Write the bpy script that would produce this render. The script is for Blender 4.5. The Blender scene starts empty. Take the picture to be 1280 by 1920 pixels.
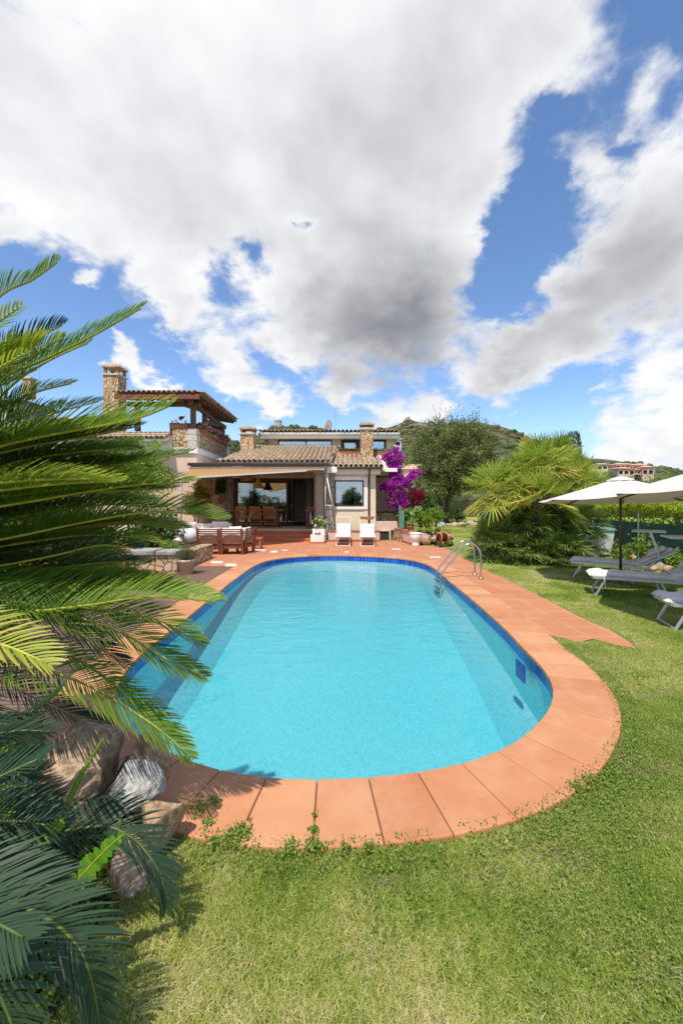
import bpy, math, random
import numpy as np
from mathutils import Vector, Matrix, Quaternion, geometry
random.seed(7); rng = np.random.default_rng(7)
S = bpy.context.scene
COL = S.collection
PI = math.pi
# ------------------------------------------------------------------ camera, sky, sun, exposure
HORIZON, FPX, EYE = 942.0, 747.0, 1.75
cd = bpy.data.cameras.new("camera"); cam = bpy.data.objects.new("camera", cd); COL.objects.link(cam)
cd.sensor_width = 36; cd.lens = 36*FPX/1920; cd.shift_y = -(960-HORIZON)/1920
cd.clip_start = 0.05; cd.clip_end = 8000
cam.location = (0, 0, EYE); cam.rotation_euler = (PI/2, 0, 0)
S.camera = cam
S.view_settings.view_transform = 'Standard'; S.view_settings.look = 'None'
S.view_settings.gamma = 1; S.view_settings.exposure = 0.42
SUN = Vector((-.16, -.47, 1)).normalized()
sl = bpy.data.lights.new("sun", 'SUN'); so = bpy.data.objects.new("sun", sl); COL.objects.link(so)
sl.energy = 3.7; sl.angle = math.radians(.55); sl.color = (1, .95, .86)
so.rotation_euler = SUN.to_track_quat('Z', 'Y').to_euler(); so.location = (-20, -20, 60)
S.cycles.max_bounces = 8; S.cycles.transparent_max_bounces = 24
S.cycles.diffuse_bounces = 3; S.cycles.glossy_bounces = 4; S.cycles.transmission_bounces = 4
S.cycles.caustics_reflective = False; S.cycles.caustics_refractive = False
S.cycles.sample_clamp_indirect = 6

def P(px, py, y):      # the point seen at that pixel of the 1280x1920 photograph, y metres away
    return Vector(((px-640)/FPX*y, y, EYE+(HORIZON-py)/FPX*y))
def G(px, py, h=0.0):  # same, on the level h
    y = (EYE-h)*FPX/(py-HORIZON)
    return Vector(((px-640)/FPX*y, y, h))

class NT:
    def __init__(s, tree): s.t = tree; s.n = tree.nodes; s.l = tree.links; s.n.clear()
    def add(s, kind, **kw):
        n = s.n.new(kind)
        for k, v in kw.items():
            if k.startswith('i_'):
                key = k[2:]; key = int(key) if key.isdigit() else key.replace('_', ' ')
                s.put(n, key, v)
            else: setattr(n, k, v)
        return n
    def put(s, n, key, v):
        if isinstance(v, bpy.types.NodeSocket): s.l.new(v, n.inputs[key])
        else: n.inputs[key].default_value = v
    def math(s, op, a, b=None, c=None, clamp=False):
        n = s.n.new('ShaderNodeMath'); n.operation = op; n.use_clamp = clamp
        for i, v in enumerate((a, b, c)):
            if v is not None: s.put(n, i, v)
        return n.outputs[0]
    def vmath(s, op, a, b=None, out=0):
        n = s.n.new('ShaderNodeVectorMath'); n.operation = op
        s.put(n, 0, a)
        if b is not None: s.put(n, 1, b)
        return n.outputs[out]
    def mix(s, f, a, b, mode='MIX'):
        n = s.n.new('ShaderNodeMix'); n.data_type = 'RGBA'; n.blend_type = mode
        s.put(n, 0, f); s.put(n, 6, a if isinstance(a, bpy.types.NodeSocket) else (*a, 1)); s.put(n, 7, b if isinstance(b, bpy.types.NodeSocket) else (*b, 1))
        return n.outputs[2]
    def ramp(s, f, stops, interp='LINEAR'):
        n = s.n.new('ShaderNodeValToRGB'); r = n.color_ramp; r.interpolation = interp
        while len(r.elements) < len(stops): r.elements.new(.5)
        for e, (p, c) in zip(r.elements, stops):
            e.position = p; e.color = (*c, 1) if len(c) == 3 else c
        s.l.new(f, n.inputs[0]); return n.outputs[0]
    def mrange(s, v, a, b, c=0., d=1., kind='SMOOTHSTEP'):
        n = s.n.new('ShaderNodeMapRange'); n.interpolation_type = kind
        s.put(n, 0, v); 
        for i, x in enumerate((a, b, c, d)): s.put(n, i+1, x)
        return n.outputs[0]
    def noise(s, vec, scale, detail=4, rough=.5, dist=0., out=0):
        n = s.n.new('ShaderNodeTexNoise'); s.put(n, 'Vector', vec); s.put(n, 'Scale', scale)
        s.put(n, 'Detail', detail); s.put(n, 'Roughness', rough); s.put(n, 'Distortion', dist)
        return n.outputs[out]

w = bpy.data.worlds.new("World"); S.world = w; w.use_nodes = True
N = NT(w.node_tree)
dirv = N.add('ShaderNodeTexCoord').outputs['Generated']
sky = N.add('ShaderNodeTexSky', sky_type='NISHITA', sun_disc=False, sun_elevation=math.asin(SUN.z),
            sun_rotation=math.atan2(SUN.x, SUN.y), altitude=50, air_density=.85, dust_density=0., ozone_density=4.0)
# cloud cover: soft masses in fixed compass directions of the sky, broken up by noise
sep = N.add('ShaderNodeSeparateXYZ', i_0=dirv)
zz = N.math('ADD', N.math('MAXIMUM', sep.outputs[2], 0.0), .38)
plane = N.add('ShaderNodeCombineXYZ', i_0=N.math('DIVIDE', sep.outputs[0], zz), i_1=N.math('DIVIDE', sep.outputs[1], zz), i_2=0.).outputs[0]
n1 = N.noise(plane, 2.6, 10, .56, .12)
n1s = N.noise(plane, 2.6, 4, .50, .12)
off = N.vmath('ADD', plane, (-.07, .05, .0))
n1b = N.noise(off, 2.6, 4, .50, .12)
n2 = N.noise(plane, 8.0, 10, .66, .3)
n0 = N.noise(plane, 1.1, 3, .5)
wn_ = N.vmath('SUBTRACT', N.noise(plane, 3.2, 5, .6, out=1), (.5, .5, .5))
wf_ = N.vmath('SUBTRACT', N.noise(plane, 9., 5, .6, out=1), (.5, .5, .5))
wdir = N.vmath('NORMALIZE', N.vmath('ADD', dirv, N.vmath('ADD', N.vmath('MULTIPLY', wn_, (.20, .20, .20)), N.vmath('MULTIPLY', wf_, (.09, .09, .09)))))
def field(blobs, union=True):
    acc = None
    for px, py, r, wgt in blobs:
        c = Vector(((px-640)/FPX, 1, (HORIZON-py)/FPX)); ln = c.length; c.normalize()
        ra = r/FPX/ln*1.02
        d = N.vmath('DOT_PRODUCT', wdir, tuple(c), out=1)
        e = N.math('MULTIPLY', N.math('SUBTRACT', d, 1.0), 2/(ra*ra))
        g = N.math('MULTIPLY', N.math('EXPONENT', e), wgt)
        if union:
            g = N.math('SUBTRACT', 1., g); acc = g if acc is None else N.math('MULTIPLY', acc, g)
        else: acc = g if acc is None else N.math('ADD', acc, g)
    return N.math('SUBTRACT', 1., acc) if union else acc
cover = field([
 (60,120,260,.97),(330,140,260,.97),(620,150,270,.97),(860,120,200,.97),(990,90,88,.88),(30,270,112,.85),
 (230,350,108,.88),(385,410,76,.84),(500,335,145,.95),(700,380,190,.97),(850,330,100,.85),
 (575,545,108,.93),(690,570,114,.96),(800,590,94,.93),(855,500,80,.8),(740,650,54,.6),
 (1270,330,115,.95),(1200,470,135,.97),(1095,570,92,.92),(965,665,84,.92),(1020,630,66,.75),(905,710,50,.7),(1095,300,56,.75),(1270,560,92,.88),
 (1215,150,46,.52),(1190,205,30,.45),(1005,450,30,.35),
 (1215,700,60,.9),(1120,748,26,.75),(1290,740,60,.7),(1170,815,56,.8),(1250,850,80,.85),
 (300,555,38,.99),(350,608,38,.99),(425,655,42,.97),(432,722,42,.99),(560,660,30,.85),(510,640,32,.8),
 (515,765,42,.97),(645,712,36,.93),(720,780,42,.95),(800,772,44,.9),(630,755,32,.75),
 (25,440,36,.88),(118,440,34,.85),(200,465,36,.85),(175,540,25,.8),(240,672,28,.8),(298,700,26,.8),(370,540,32,.65)])
holes = field([(560,411,14,.55),(478,490,22,.5),(955,560,60,.85),(985,420,52,.8),(925,480,42,.55),(1035,345,34,.55),(1050,470,34,.4),(1015,245,30,.6),(1170,250,26,.35),(1150,620,60,.2),(420,520,30,.3)], False)
dark = field([(705,610,100,.60),(800,640,80,.55),(600,585,70,.35),(560,270,150,.28),(850,250,120,.22),(930,705,60,.4),(1150,560,100,.34),(1240,440,110,.26),(300,330,130,.14),(750,470,110,.15),(1000,640,60,.2)], False)
behind = N.mrange(sep.outputs[1], .1, -.5, 0., .52)        # scattered cloud behind the viewer too
cv = N.math('MAXIMUM', N.math('SUBTRACT', cover, holes), behind)
dens = N.math('ADD', cv, N.math('ADD', N.math('MULTIPLY', N.math('SUBTRACT', n1, .5), .9), N.math('MULTIPLY', N.math('SUBTRACT', n2, .5), 1.05)))
mask = N.mrange(dens, .31, .80)
mask = N.math('MULTIPLY', mask, N.mrange(sep.outputs[2], -.02, .03))
relief = N.math('MULTIPLY', N.math('SUBTRACT', n1s, n1b), .85)
thick = N.math('ADD', N.mrange(dens, .62, 1.20, 0., .10), N.mrange(n0, .40, .66, 0., .13))
fine_ = N.math('MULTIPLY', N.math('SUBTRACT', n2, .5), .16)
shade = N.math('SUBTRACT', N.math('ADD', .95, N.math('ADD', relief, fine_)), N.math('ADD', thick, N.math('MULTIPLY', dark, N.mrange(n1s, .3, .65, .32, .62))))
shade = N.math('MAXIMUM', N.math('MINIMUM', shade, 1.04), .2)
ccol = N.ramp(shade, [(0., (.12, .125, .14)), (.35, (.27, .28, .31)), (.62, (.52, .53, .56)), (.85, (.83, .84, .86)), (1., (1, .99, .98))])
CLOUD = 5.35
ccol = N.vmath('SCALE', ccol); N.put(ccol.node, 'Scale', CLOUD)
hsv = N.add('ShaderNodeHueSaturation', i_Saturation=1.03, i_Value=1.12, i_Color=sky.outputs[0])
skyc = N.mix(N.mrange(sep.outputs[2], .22, .0, 0., .9), hsv.outputs[0], (2.9, 3.7, 4.6))
full = N.mix(mask, skyc, ccol)
bg = N.add('ShaderNodeBackground', i_Color=full, i_Strength=.15)
N.l.new(bg.outputs[0], N.add('ShaderNodeOutputWorld').inputs[0])

# ------------------------------------------------------------------ materials
def newmat(name):
    m = bpy.data.materials.new(name); m.use_nodes = True
    n = NT(m.node_tree); o = n.add('ShaderNodeOutputMaterial'); return m, n, o
def mat(name, col, rough=.6, var=None, vs=4., bump=0., bs=30., metal=0., spec=.4, rnd=None, vdetail=5):
    """plain surface: base colour, optional noise variation, optional per-piece variation, fine bump"""
    m, n, o = newmat(name)
    co = n.add('ShaderNodeTexCoord').outputs['Object']
    c = (*col, 1)
    if rnd:
        at = n.add('ShaderNodeAttribute', attribute_name='rnd').outputs['Fac']
        k = len(rnd)-1
        c = n.ramp(at, [(i/k, q) for i, q in enumerate(rnd)])
    if var:
        f = n.mrange(n.noise(co, vs, vdetail, .6), .35, .68)
        c = n.mix(f, c if rnd else col, var)
    b = n.add('ShaderNodeBsdfPrincipled', i_Roughness=rough, i_Metallic=metal)
    n.put(b, 'Base Color', c); n.put(b, 'Specular IOR Level', spec)
    if bump:
        bp = n.add('ShaderNodeBump', i_Strength=bump, i_Distance=.02, i_Height=n.noise(co, bs, 6, .6))
        n.put(b, 'Normal', bp.outputs[0])
    n.l.new(b.outputs[0], o.inputs[0]); return m
def leafmat(name, cols, tr=.35, rough=.45, spec=.35, tcol=1.5):
    """leaf: colour by leaf (attribute rnd), part of the light passes through"""
    m, n, o = newmat(name)
    at = n.add('ShaderNodeAttribute', attribute_name='rnd').outputs['Fac']
    k = len(cols)-1
    c = n.ramp(at, [(i/k, q) for i, q in enumerate(cols)])
    b = n.add('ShaderNodeBsdfPrincipled', i_Roughness=rough); n.put(b, 'Base Color', c); n.put(b, 'Specular IOR Level', spec)
    t = n.add('ShaderNodeBsdfTranslucent'); s = n.vmath('SCALE', c); n.put(s.node, 'Scale', tcol)
    n.put(t, 'Color', s)
    mx = n.add('ShaderNodeMixShader', i_0=tr); n.l.new(b.outputs[0], mx.inputs[1]); n.l.new(t.outputs[0], mx.inputs[2])
    n.l.new(mx.outputs[0], o.inputs[0]); return m
def stonemat(name, cols, mortar, scale=5., bump=.9, edge=.06, stretch=(1, 1, 1), fine=60.):
    m, n, o = newmat(name)
    co = n.add('ShaderNodeTexCoord').outputs['Object']
    wv = n.vmath('ADD', co, n.vmath('MULTIPLY', n.vmath('SUBTRACT', n.noise(co, 6, 3, .5, out=1), (.5, .5, .5)), (.09, .09, .09)))
    wv = n.vmath('MULTIPLY', wv, stretch)
    v = n.add('ShaderNodeTexVoronoi', feature='F1', i_Vector=wv, i_Scale=scale)
    e = n.add('ShaderNodeTexVoronoi', feature='DISTANCE_TO_EDGE', i_Vector=wv, i_Scale=scale)
    k = len(cols)-1
    rr = n.add('ShaderNodeSeparateColor', i_0=v.outputs['Color']).outputs[0]
    c = n.ramp(rr, [(i/k, q) for i, q in enumerate(cols)])
    c = n.mix(n.mrange(n.noise(co, fine, 4, .7), .3, .75, 0., .45), c, tuple(.55*a for a in cols[0]))
    f = n.mrange(e.outputs[0], edge*.4, edge)
    c = n.mix(f, mortar, c)
    h = n.math('ADD', n.math('MULTIPLY', f, 1.0), n.math('MULTIPLY', n.noise(co, 30, 5, .6), .35))
    bp = n.add('ShaderNodeBump', i_Strength=bump, i_Distance=.035, i_Height=h)
    b = n.add('ShaderNodeBsdfPrincipled', i_Roughness=.9); n.put(b, 'Base Color', c); n.put(b, 'Normal', bp.outputs[0]); n.put(b, 'Specular IOR Level', .2)
    n.l.new(b.outputs[0], o.inputs[0]); return m

M = {}
M['stucco'] = mat('cream_stucco', (.82, .67, .48), .9, (.74, .59, .40), 1.2, .25, 90)
M['pink'] = mat('pink_stucco', (.74, .55, .43), .9, (.66, .47, .36), 1.5, .25, 90)
M['white'] = mat('white_paint', (.84, .81, .76), .7, (.77, .73, .67), 2.0, .12, 60)
M['trim'] = mat('pale_stone_trim', (.62, .56, .47), .85, (.48, .43, .36), 6., .25, 80)
M['fieldstone'] = stonemat('fieldstone_masonry', [(.42,.25,.14),(.66,.46,.27),(.78,.57,.34),(.58,.35,.20),(.76,.63,.44)], (.16,.11,.075), 5.5, 1., .07)
M['fieldstone_small'] = stonemat('fieldstone_chimney', [(.46,.27,.15),(.72,.49,.28),(.82,.59,.35),(.62,.36,.20),(.80,.64,.44)], (.20,.12,.075), 6.5, 1., .06)
M['granite'] = stonemat('granite_blocks', [(.30,.27,.24),(.38,.34,.30),(.34,.30,.25),(.42,.38,.33)], (.20,.17,.14), 3.2, .8, .05, (1, 1, 1.3))
M['granite_col'] = mat('granite_column', (.40, .35, .29), .9, (.24, .21, .18), 22., .8, 60)
M['rooftile'] = mat('clay_roof_tile', (.4, .25, .15), .85, (.33, .26, .18), 9., .35, 60, rnd=[(.40,.25,.15),(.64,.43,.27),(.70,.52,.35),(.56,.34,.20),(.74,.58,.42)])
M['darkmetal'] = mat('brown_metal', (.035, .022, .016), .4, metal=.0, spec=.5)
M['darkwood'] = mat('dark_wood', (.085, .040, .022), .6, (.04, .02, .012), 9., .3, 40)
M['oldwood'] = mat('weathered_wood', (.19, .105, .06), .75, (.09, .05, .03), 7., .4, 40)
M['teak'] = mat('reddish_teak', (.23, .072, .032), .5, (.15, .042, .02), 8., .2, 40)
M['teak_light'] = mat('oiled_teak', (.42, .18, .07), .5, (.28, .11, .042), 8., .2, 40)
M['cloth'] = mat('white_canvas', (.80, .77, .71), .9, (.72, .69, .63), 3., .25, 14)
M['greycloth'] = mat('greige_canvas', (.74, .69, .62), .9, (.66, .61, .545), 4., .35, 10)
M['alu'] = mat('brushed_aluminium', (.62, .64, .66), .35, metal=.7)
M['steel'] = mat('polished_steel', (.62, .61, .59), .16, metal=1.)
M['bronze'] = mat('bronze_pole', (.10, .065, .052), .4, metal=.3)
M['terracotta'] = mat('terracotta_pot', (.48, .17, .085), .8, (.36, .12, .06), 5., .2, 40)
M['plastic'] = mat('white_plastic', (.74, .76, .74), .45, (.62, .64, .62), 2.)
M['black'] = mat('black_plastic', (.018, .018, .02), .45)
M['orange'] = mat('orange_plastic', (.75, .16, .025), .4)
M['greenplastic'] = mat('green_paint', (.13, .27, .20), .6, (.10, .2, .15), 8.)
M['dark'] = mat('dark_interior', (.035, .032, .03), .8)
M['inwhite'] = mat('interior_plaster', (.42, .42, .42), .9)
M['curtain'] = mat('sheer_curtain', (.70, .72, .70), .9)
M['wicker'] = mat('wicker', (.50, .29, .12), .8, (.30, .16, .06), 40., .6, 50)
M['bark'] = mat('bark', (.13, .09, .065), .9, (.06, .045, .035), 12., .7, 25)
M['palmtrunk'] = mat('fibrous_trunk', (.10, .065, .04), .95, (.045, .03, .02), 16., .9, 25)
M['boulder'] = mat('granite_boulder', (.60, .43, .29), .9, (.30, .19, .12), 28., .8, 70, vdetail=10)
M['greyrock'] = mat('pale_grey_rock', (.54, .52, .48), .9, (.28, .26, .235), 40., .6, 80, vdetail=10)
M['brownrock'] = mat('brown_rock', (.48, .32, .19), .85, (.23, .14, .075), 24., .8, 60, vdetail=10)
M['soil'] = mat('dark_soil', (.085, .055, .035), .95, (.045, .03, .02), 9., .8, 40)

def glassmat(name, tint, dark=.7, rough=.0):
    m, n, o = newmat(name)
    fr = n.add('ShaderNodeFresnel', i_IOR=1.9)
    g = n.add('ShaderNodeBsdfGlossy', i_Roughness=rough); n.put(g, 'Color', (.92, .97, 1, 1))
    t = n.add('ShaderNodeBsdfTransparent'); n.put(t, 'Color', (*tint, 1))
    k = n.math('ADD', n.math('MULTIPLY', fr.outputs[0], .8), dark)
    mx = n.add('ShaderNodeMixShader', i_0=k); n.l.new(t.outputs[0], mx.inputs[1]); n.l.new(g.outputs[0], mx.inputs[2])
    n.l.new(mx.outputs[0], o.inputs[0]); return m
M['glass'] = glassmat('window_glass', (.75, .8, .8), .30)
M['doorglass'] = glassmat('door_glass', (.7, .75, .75), .18)

# terracotta coping, paving, brick, mosaic, water, lawn soil
def copingmat():
    m, n, o = newmat('terracotta_coping')
    co = n.add('ShaderNodeTexCoord').outputs['Object']; at = n.add('ShaderNodeAttribute', attribute_name='rnd').outputs['Fac']
    c = n.ramp(at, [(0, (.49,.19,.080)), (.3, (.57,.255,.118)), (.55, (.45,.17,.072)), (.8, (.60,.29,.145)), (1, (.53,.23,.108))])
    c = n.mix(n.mrange(n.noise(co, 2.6, 9, .62), .38, .68, 0., .55), c, (.60, .31, .165))
    c = n.mix(n.mrange(n.noise(co, 9, 8, .7, .6), .56, .74, 0., .5), c, (.37, .15, .08))
    c = n.mix(n.mrange(n.noise(co, 26, 6, .7), .62, .74, 0., .4), c, (.66, .44, .33))
    b = n.add('ShaderNodeBsdfPrincipled', i_Roughness=.72); n.put(b, 'Base Color', c); n.put(b, 'Specular IOR Level', .35)
    bp = n.add('ShaderNodeBump', i_Strength=.22, i_Distance=.012, i_Height=n.noise(co, 75, 6, .65)); n.put(b, 'Normal', bp.outputs[0])
    n.l.new(b.outputs[0], o.inputs[0]); return m
M['coping'] = copingmat()
def paving(name, cols, mortar, tile, ratio=1., off=0., msize=.02, bump=.3, rough=.75, stain=None):
    m, n, o = newmat(name)
    co = n.add('ShaderNodeTexCoord').outputs['Object']
    bt = n.add('ShaderNodeTexBrick', offset=off, i_Vector=co, i_Scale=1., i_Mortar_Size=tile*msize, i_Mortar_Smooth=.2)
    bt.inputs['Brick Width'].default_value = tile*ratio; bt.inputs['Row Height'].default_value = tile
    bt.inputs['Color1'].default_value = (*cols[0], 1); bt.inputs['Color2'].default_value = (*cols[1], 1); bt.inputs['Mortar'].default_value = (*mortar, 1)
    c = n.mix(n.mrange(n.noise(co, 1.6, 6, .65), .35, .7, 0., .5), bt.outputs[0], cols[2])
    if stain: c = n.mix(n.mrange(n.noise(co, 7, 6, .7), .55, .75, 0., .4), c, stain)
    b = n.add('ShaderNodeBsdfPrincipled', i_Roughness=rough); n.put(b, 'Base Color', c); n.put(b, 'Specular IOR Level', .35)
    h = n.math('ADD', n.math('MULTIPLY', bt.outputs['Fac'], -1.), n.math('MULTIPLY', n.noise(co, 50, 4), .25))
    bp = n.add('ShaderNodeBump', i_Strength=bump, i_Distance=.004, i_Height=h); n.put(b, 'Normal', bp.outputs[0])
    n.l.new(b.outputs[0], o.inputs[0]); return m
M['deck'] = paving('terracotta_paving', [(.48,.19,.09),(.53,.23,.115),(.42,.155,.072)], (.64,.41,.26), .40, 1., 0., .014, .25, .7, (.6,.29,.16))
M['steps'] = paving('terracotta_steps', [(.42,.125,.06),(.46,.15,.075),(.38,.11,.05)], (.40,.2,.13), .33, 1., 0., .016, .25, .6)
M['brick'] = paving('brown_brick_paving', [(.20,.11,.075),(.26,.15,.10),(.17,.10,.07)], (.075,.05,.04), .065, 3.4, .5, .16, .8, .85)
def mosaic(name, walls):
    wk = (.74, 1.62, 1.46) if walls else (1, 1, 1); tn = lambda r, g_, b_: (r*wk[0], g_*wk[1], b_*wk[2])  # walls tinted brighter: light scattered in the water put into their colour
    m, n, o = newmat(name)
    co = n.add('ShaderNodeTexCoord').outputs['Object']
    if walls:
        s = n.add('ShaderNodeSeparateXYZ', i_0=co)
        co = n.add('ShaderNodeCombineXYZ', i_0=n.math('ADD', s.outputs[0], s.outputs[1]), i_1=s.outputs[2], i_2=0.).outputs[0]
    t = .028
    cell = n.vmath('FLOOR', n.vmath('SCALE', co)); n.put(cell.node.inputs[0].links[0].from_node, 'Scale', 1/t)
    if not walls: cell = n.vmath('MULTIPLY', cell, (1, 1, 0))
    wn = n.add('ShaderNodeTexWhiteNoise', noise_dimensions='3D', i_Vector=cell).outputs['Value']
    fr = n.vmath('FRACTION', n.vmath('SCALE', co)); n.put(fr.node.inputs[0].links[0].from_node, 'Scale', 1/t)
    s2 = n.add('ShaderNodeSeparateXYZ', i_0=fr)
    ed = n.math('MINIMUM', n.math('MINIMUM', s2.outputs[0], n.math('SUBTRACT', 1., s2.outputs[0])), n.math('MINIMUM', s2.outputs[1], n.math('SUBTRACT', 1., s2.outputs[1])))
    c = n.ramp(wn, [(0, tn(.31,.40,.42)), (.4, tn(.38,.45,.47)), (.8, tn(.44,.50,.52)), (1, tn(.34,.43,.45))])
    c = n.mix(n.mrange(ed, .03, .09), (.48, .53, .55), c)
    c = n.mix(n.mrange(n.noise(co, .9, 3), .35, .7, 0., .25), c, tn(.42, .50, .53))
    b = n.add('ShaderNodeBsdfPrincipled', i_Roughness=.5); n.put(b, 'Base Color', c)
    n.l.new(b.outputs[0], o.inputs[0]); return m
M['mosaic'] = mosaic('pool_mosaic', False); M['mosaic_wall_brightened'] = mosaic('pool_mosaic_wall_brightened', True)
M['bluetile'] = mat('cobalt_tile', (.01, .06, .42), .2, spec=.5, rnd=[(.006,.04,.30),(.012,.09,.46),(.02,.13,.55),(.008,.06,.38)])
M['grout'] = mat('pale_grout', (.42, .52, .58), .9)
def watermat():
    m, n, o = newmat('pool_water')
    co = n.add('ShaderNodeTexCoord').outputs['Object']
    st = n.vmath('MULTIPLY', co, (1., 1.5, 1.))
    a = n.noise(st, 2.2, 3, .55, .6); b_ = n.noise(st, 9., 3, .55, .4)
    h = n.math('ADD', n.math('MULTIPLY', a, 1.), n.math('MULTIPLY', b_, .22))
    bp = n.add('ShaderNodeBump', i_Strength=.36, i_Distance=.05, i_Height=h)
    fr = n.add('ShaderNodeFresnel', i_IOR=1.33, i_Normal=bp.outputs[0])
    g = n.add('ShaderNodeBsdfGlossy', i_Roughness=.03, i_Normal=bp.outputs[0])
    t = n.add('ShaderNodeBsdfTransparent'); n.put(t, 'Color', (.96, .985, .99, 1))
    mx = n.add('ShaderNodeMixShader', i_0=n.math('MULTIPLY', fr.outputs[0], n.math('SUBTRACT', n.math('GREATER_THAN', n.add('ShaderNodeSeparateXYZ', i_0=n.add('ShaderNodeNewGeometry').outputs['True Normal']).outputs[2], .5), n.add('ShaderNodeNewGeometry').outputs['Backfacing'], clamp=True))); n.l.new(t.outputs[0], mx.inputs[1]); n.l.new(g.outputs[0], mx.inputs[2])
    n.l.new(mx.outputs[0], o.inputs['Surface']); va = n.add('ShaderNodeVolumeAbsorption', i_Density=WABS); n.put(va, 'Color', WCOL); n.l.new(va.outputs[0], o.inputs['Volume']); return m
WABS, WCOL = .62, (.08, .93, .965, 1)
M['water'] = watermat()
def lawnmat():
    m, n, o = newmat('lawn_ground')
    co = n.add('ShaderNodeTexCoord').outputs['Object']
    a = n.noise(co, .9, 6, .6); b_ = n.noise(co, 45, 5, .75)
    c = n.ramp(b_, [(.28, (.15,.18,.035)), (.48, (.26,.30,.06)), (.62, (.35,.35,.10)), (.78, (.44,.39,.17))])
    c = n.mix(n.mrange(a, .38, .66, 0., .6), c, (.20, .27, .045))
    y = n.add('ShaderNodeSeparateXYZ', i_0=co).outputs[1]
    soil = n.ramp(n.noise(co, 60, 5, .7), [(.3, (.10,.07,.04)), (.7, (.27,.22,.12))])
    c = n.mix(n.mrange(y, 3., 9., .6, 0.), c, soil)
    b = n.add('ShaderNodeBsdfPrincipled', i_Roughness=.95); n.put(b, 'Base Color', c); n.put(b, 'Specular IOR Level', .1)
    bp = n.add('ShaderNodeBump', i_Strength=.8, i_Distance=.03, i_Height=b_); n.put(b, 'Normal', bp.outputs[0])
    n.l.new(b.outputs[0], o.inputs[0]); return m
M['lawn'] = lawnmat()
M['blade'] = leafmat('grass_blades', [(.10,.18,.022),(.22,.34,.04),(.36,.44,.075),(.52,.50,.15),(.70,.62,.36)], .4, .6, .15, 1.3)
M['clover'] = leafmat('creeping_weed', [(.08,.16,.022),(.15,.245,.033),(.23,.30,.05),(.31,.33,.09)], .3, .5, .25)
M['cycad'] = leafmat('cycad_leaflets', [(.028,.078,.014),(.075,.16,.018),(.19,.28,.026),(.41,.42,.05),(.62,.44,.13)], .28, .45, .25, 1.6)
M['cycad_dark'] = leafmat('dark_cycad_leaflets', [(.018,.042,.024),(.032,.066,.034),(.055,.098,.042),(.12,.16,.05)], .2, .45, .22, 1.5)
M['rachis'] = mat('frond_stalk', (.50, .46, .05), .45, (.30, .32, .05), 14.)
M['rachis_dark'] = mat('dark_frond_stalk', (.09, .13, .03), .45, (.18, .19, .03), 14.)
M['fern'] = leafmat('sword_fern', [(.07,.20,.015),(.13,.30,.022),(.21,.39,.035)], .4, .4, .3)
M['fan'] = leafmat('fan_palm_blades', [(.085,.155,.022),(.17,.285,.036),(.32,.41,.052),(.50,.49,.085),(.64,.46,.15)], .3, .45, .3, 1.5)
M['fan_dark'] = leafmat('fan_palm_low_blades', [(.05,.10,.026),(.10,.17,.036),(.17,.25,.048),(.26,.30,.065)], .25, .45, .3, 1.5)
M['oak'] = leafmat('holm_oak_leaves', [(.07,.095,.028),(.135,.165,.046),(.22,.24,.078),(.32,.31,.115)], .2, .5, .3)
M['green'] = leafmat('garden_leaves', [(.06,.13,.018),(.13,.23,.026),(.24,.35,.045),(.36,.42,.07)], .35, .45, .3)
M['lime'] = leafmat('hedge_leaves', [(.12,.19,.014),(.24,.31,.02),(.36,.38,.03)], .35, .5, .25)
M['shrubdark'] = leafmat('shrub_leaves', [(.02,.045,.016),(.045,.085,.022),(.085,.14,.03),(.17,.17,.04)], .25, .5, .3)
M['golden'] = leafmat('golden_shrub_leaves', [(.06,.08,.015),(.16,.15,.025),(.30,.24,.04)], .3, .5, .25)
M['greyleaf'] = leafmat('grey_green_leaves', [(.06,.085,.03),(.13,.15,.05),(.22,.21,.08)], .3, .6, .2)
M['magenta'] = leafmat('magenta_bracts', [(.34,.012,.28),(.54,.035,.47),(.72,.12,.64)], .35, .6, .15, 1.2)
M['crimson'] = leafmat('crimson_bracts', [(.14,.004,.022),(.34,.012,.05),(.50,.03,.09)], .35, .6, .15, 1.2)
M['petal'] = leafmat('mixed_petals', [(.5,.02,.06),(.55,.05,.25),(.75,.35,.5),(.8,.75,.75)], .3, .6, .15, 1.1)
M['whitepetal'] = leafmat('white_petals', [(.75,.75,.7),(.85,.85,.8)], .3, .6, .15, 1.)
M['redpetal'] = leafmat('red_petals', [(.6,.02,.02),(.75,.04,.03)], .3, .6, .15, 1.)
M['yellowpetal'] = leafmat('yellow_petals', [(.7,.5,.02),(.8,.6,.05)], .3, .6, .15, 1.)
M['scrub'] = mat('maquis_scrub', (.05, .07, .02), .95, rnd=[(.03,.048,.017),(.065,.085,.028),(.125,.135,.048),(.21,.185,.09)], var=(.045,.065,.022), vs=.9)
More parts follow.
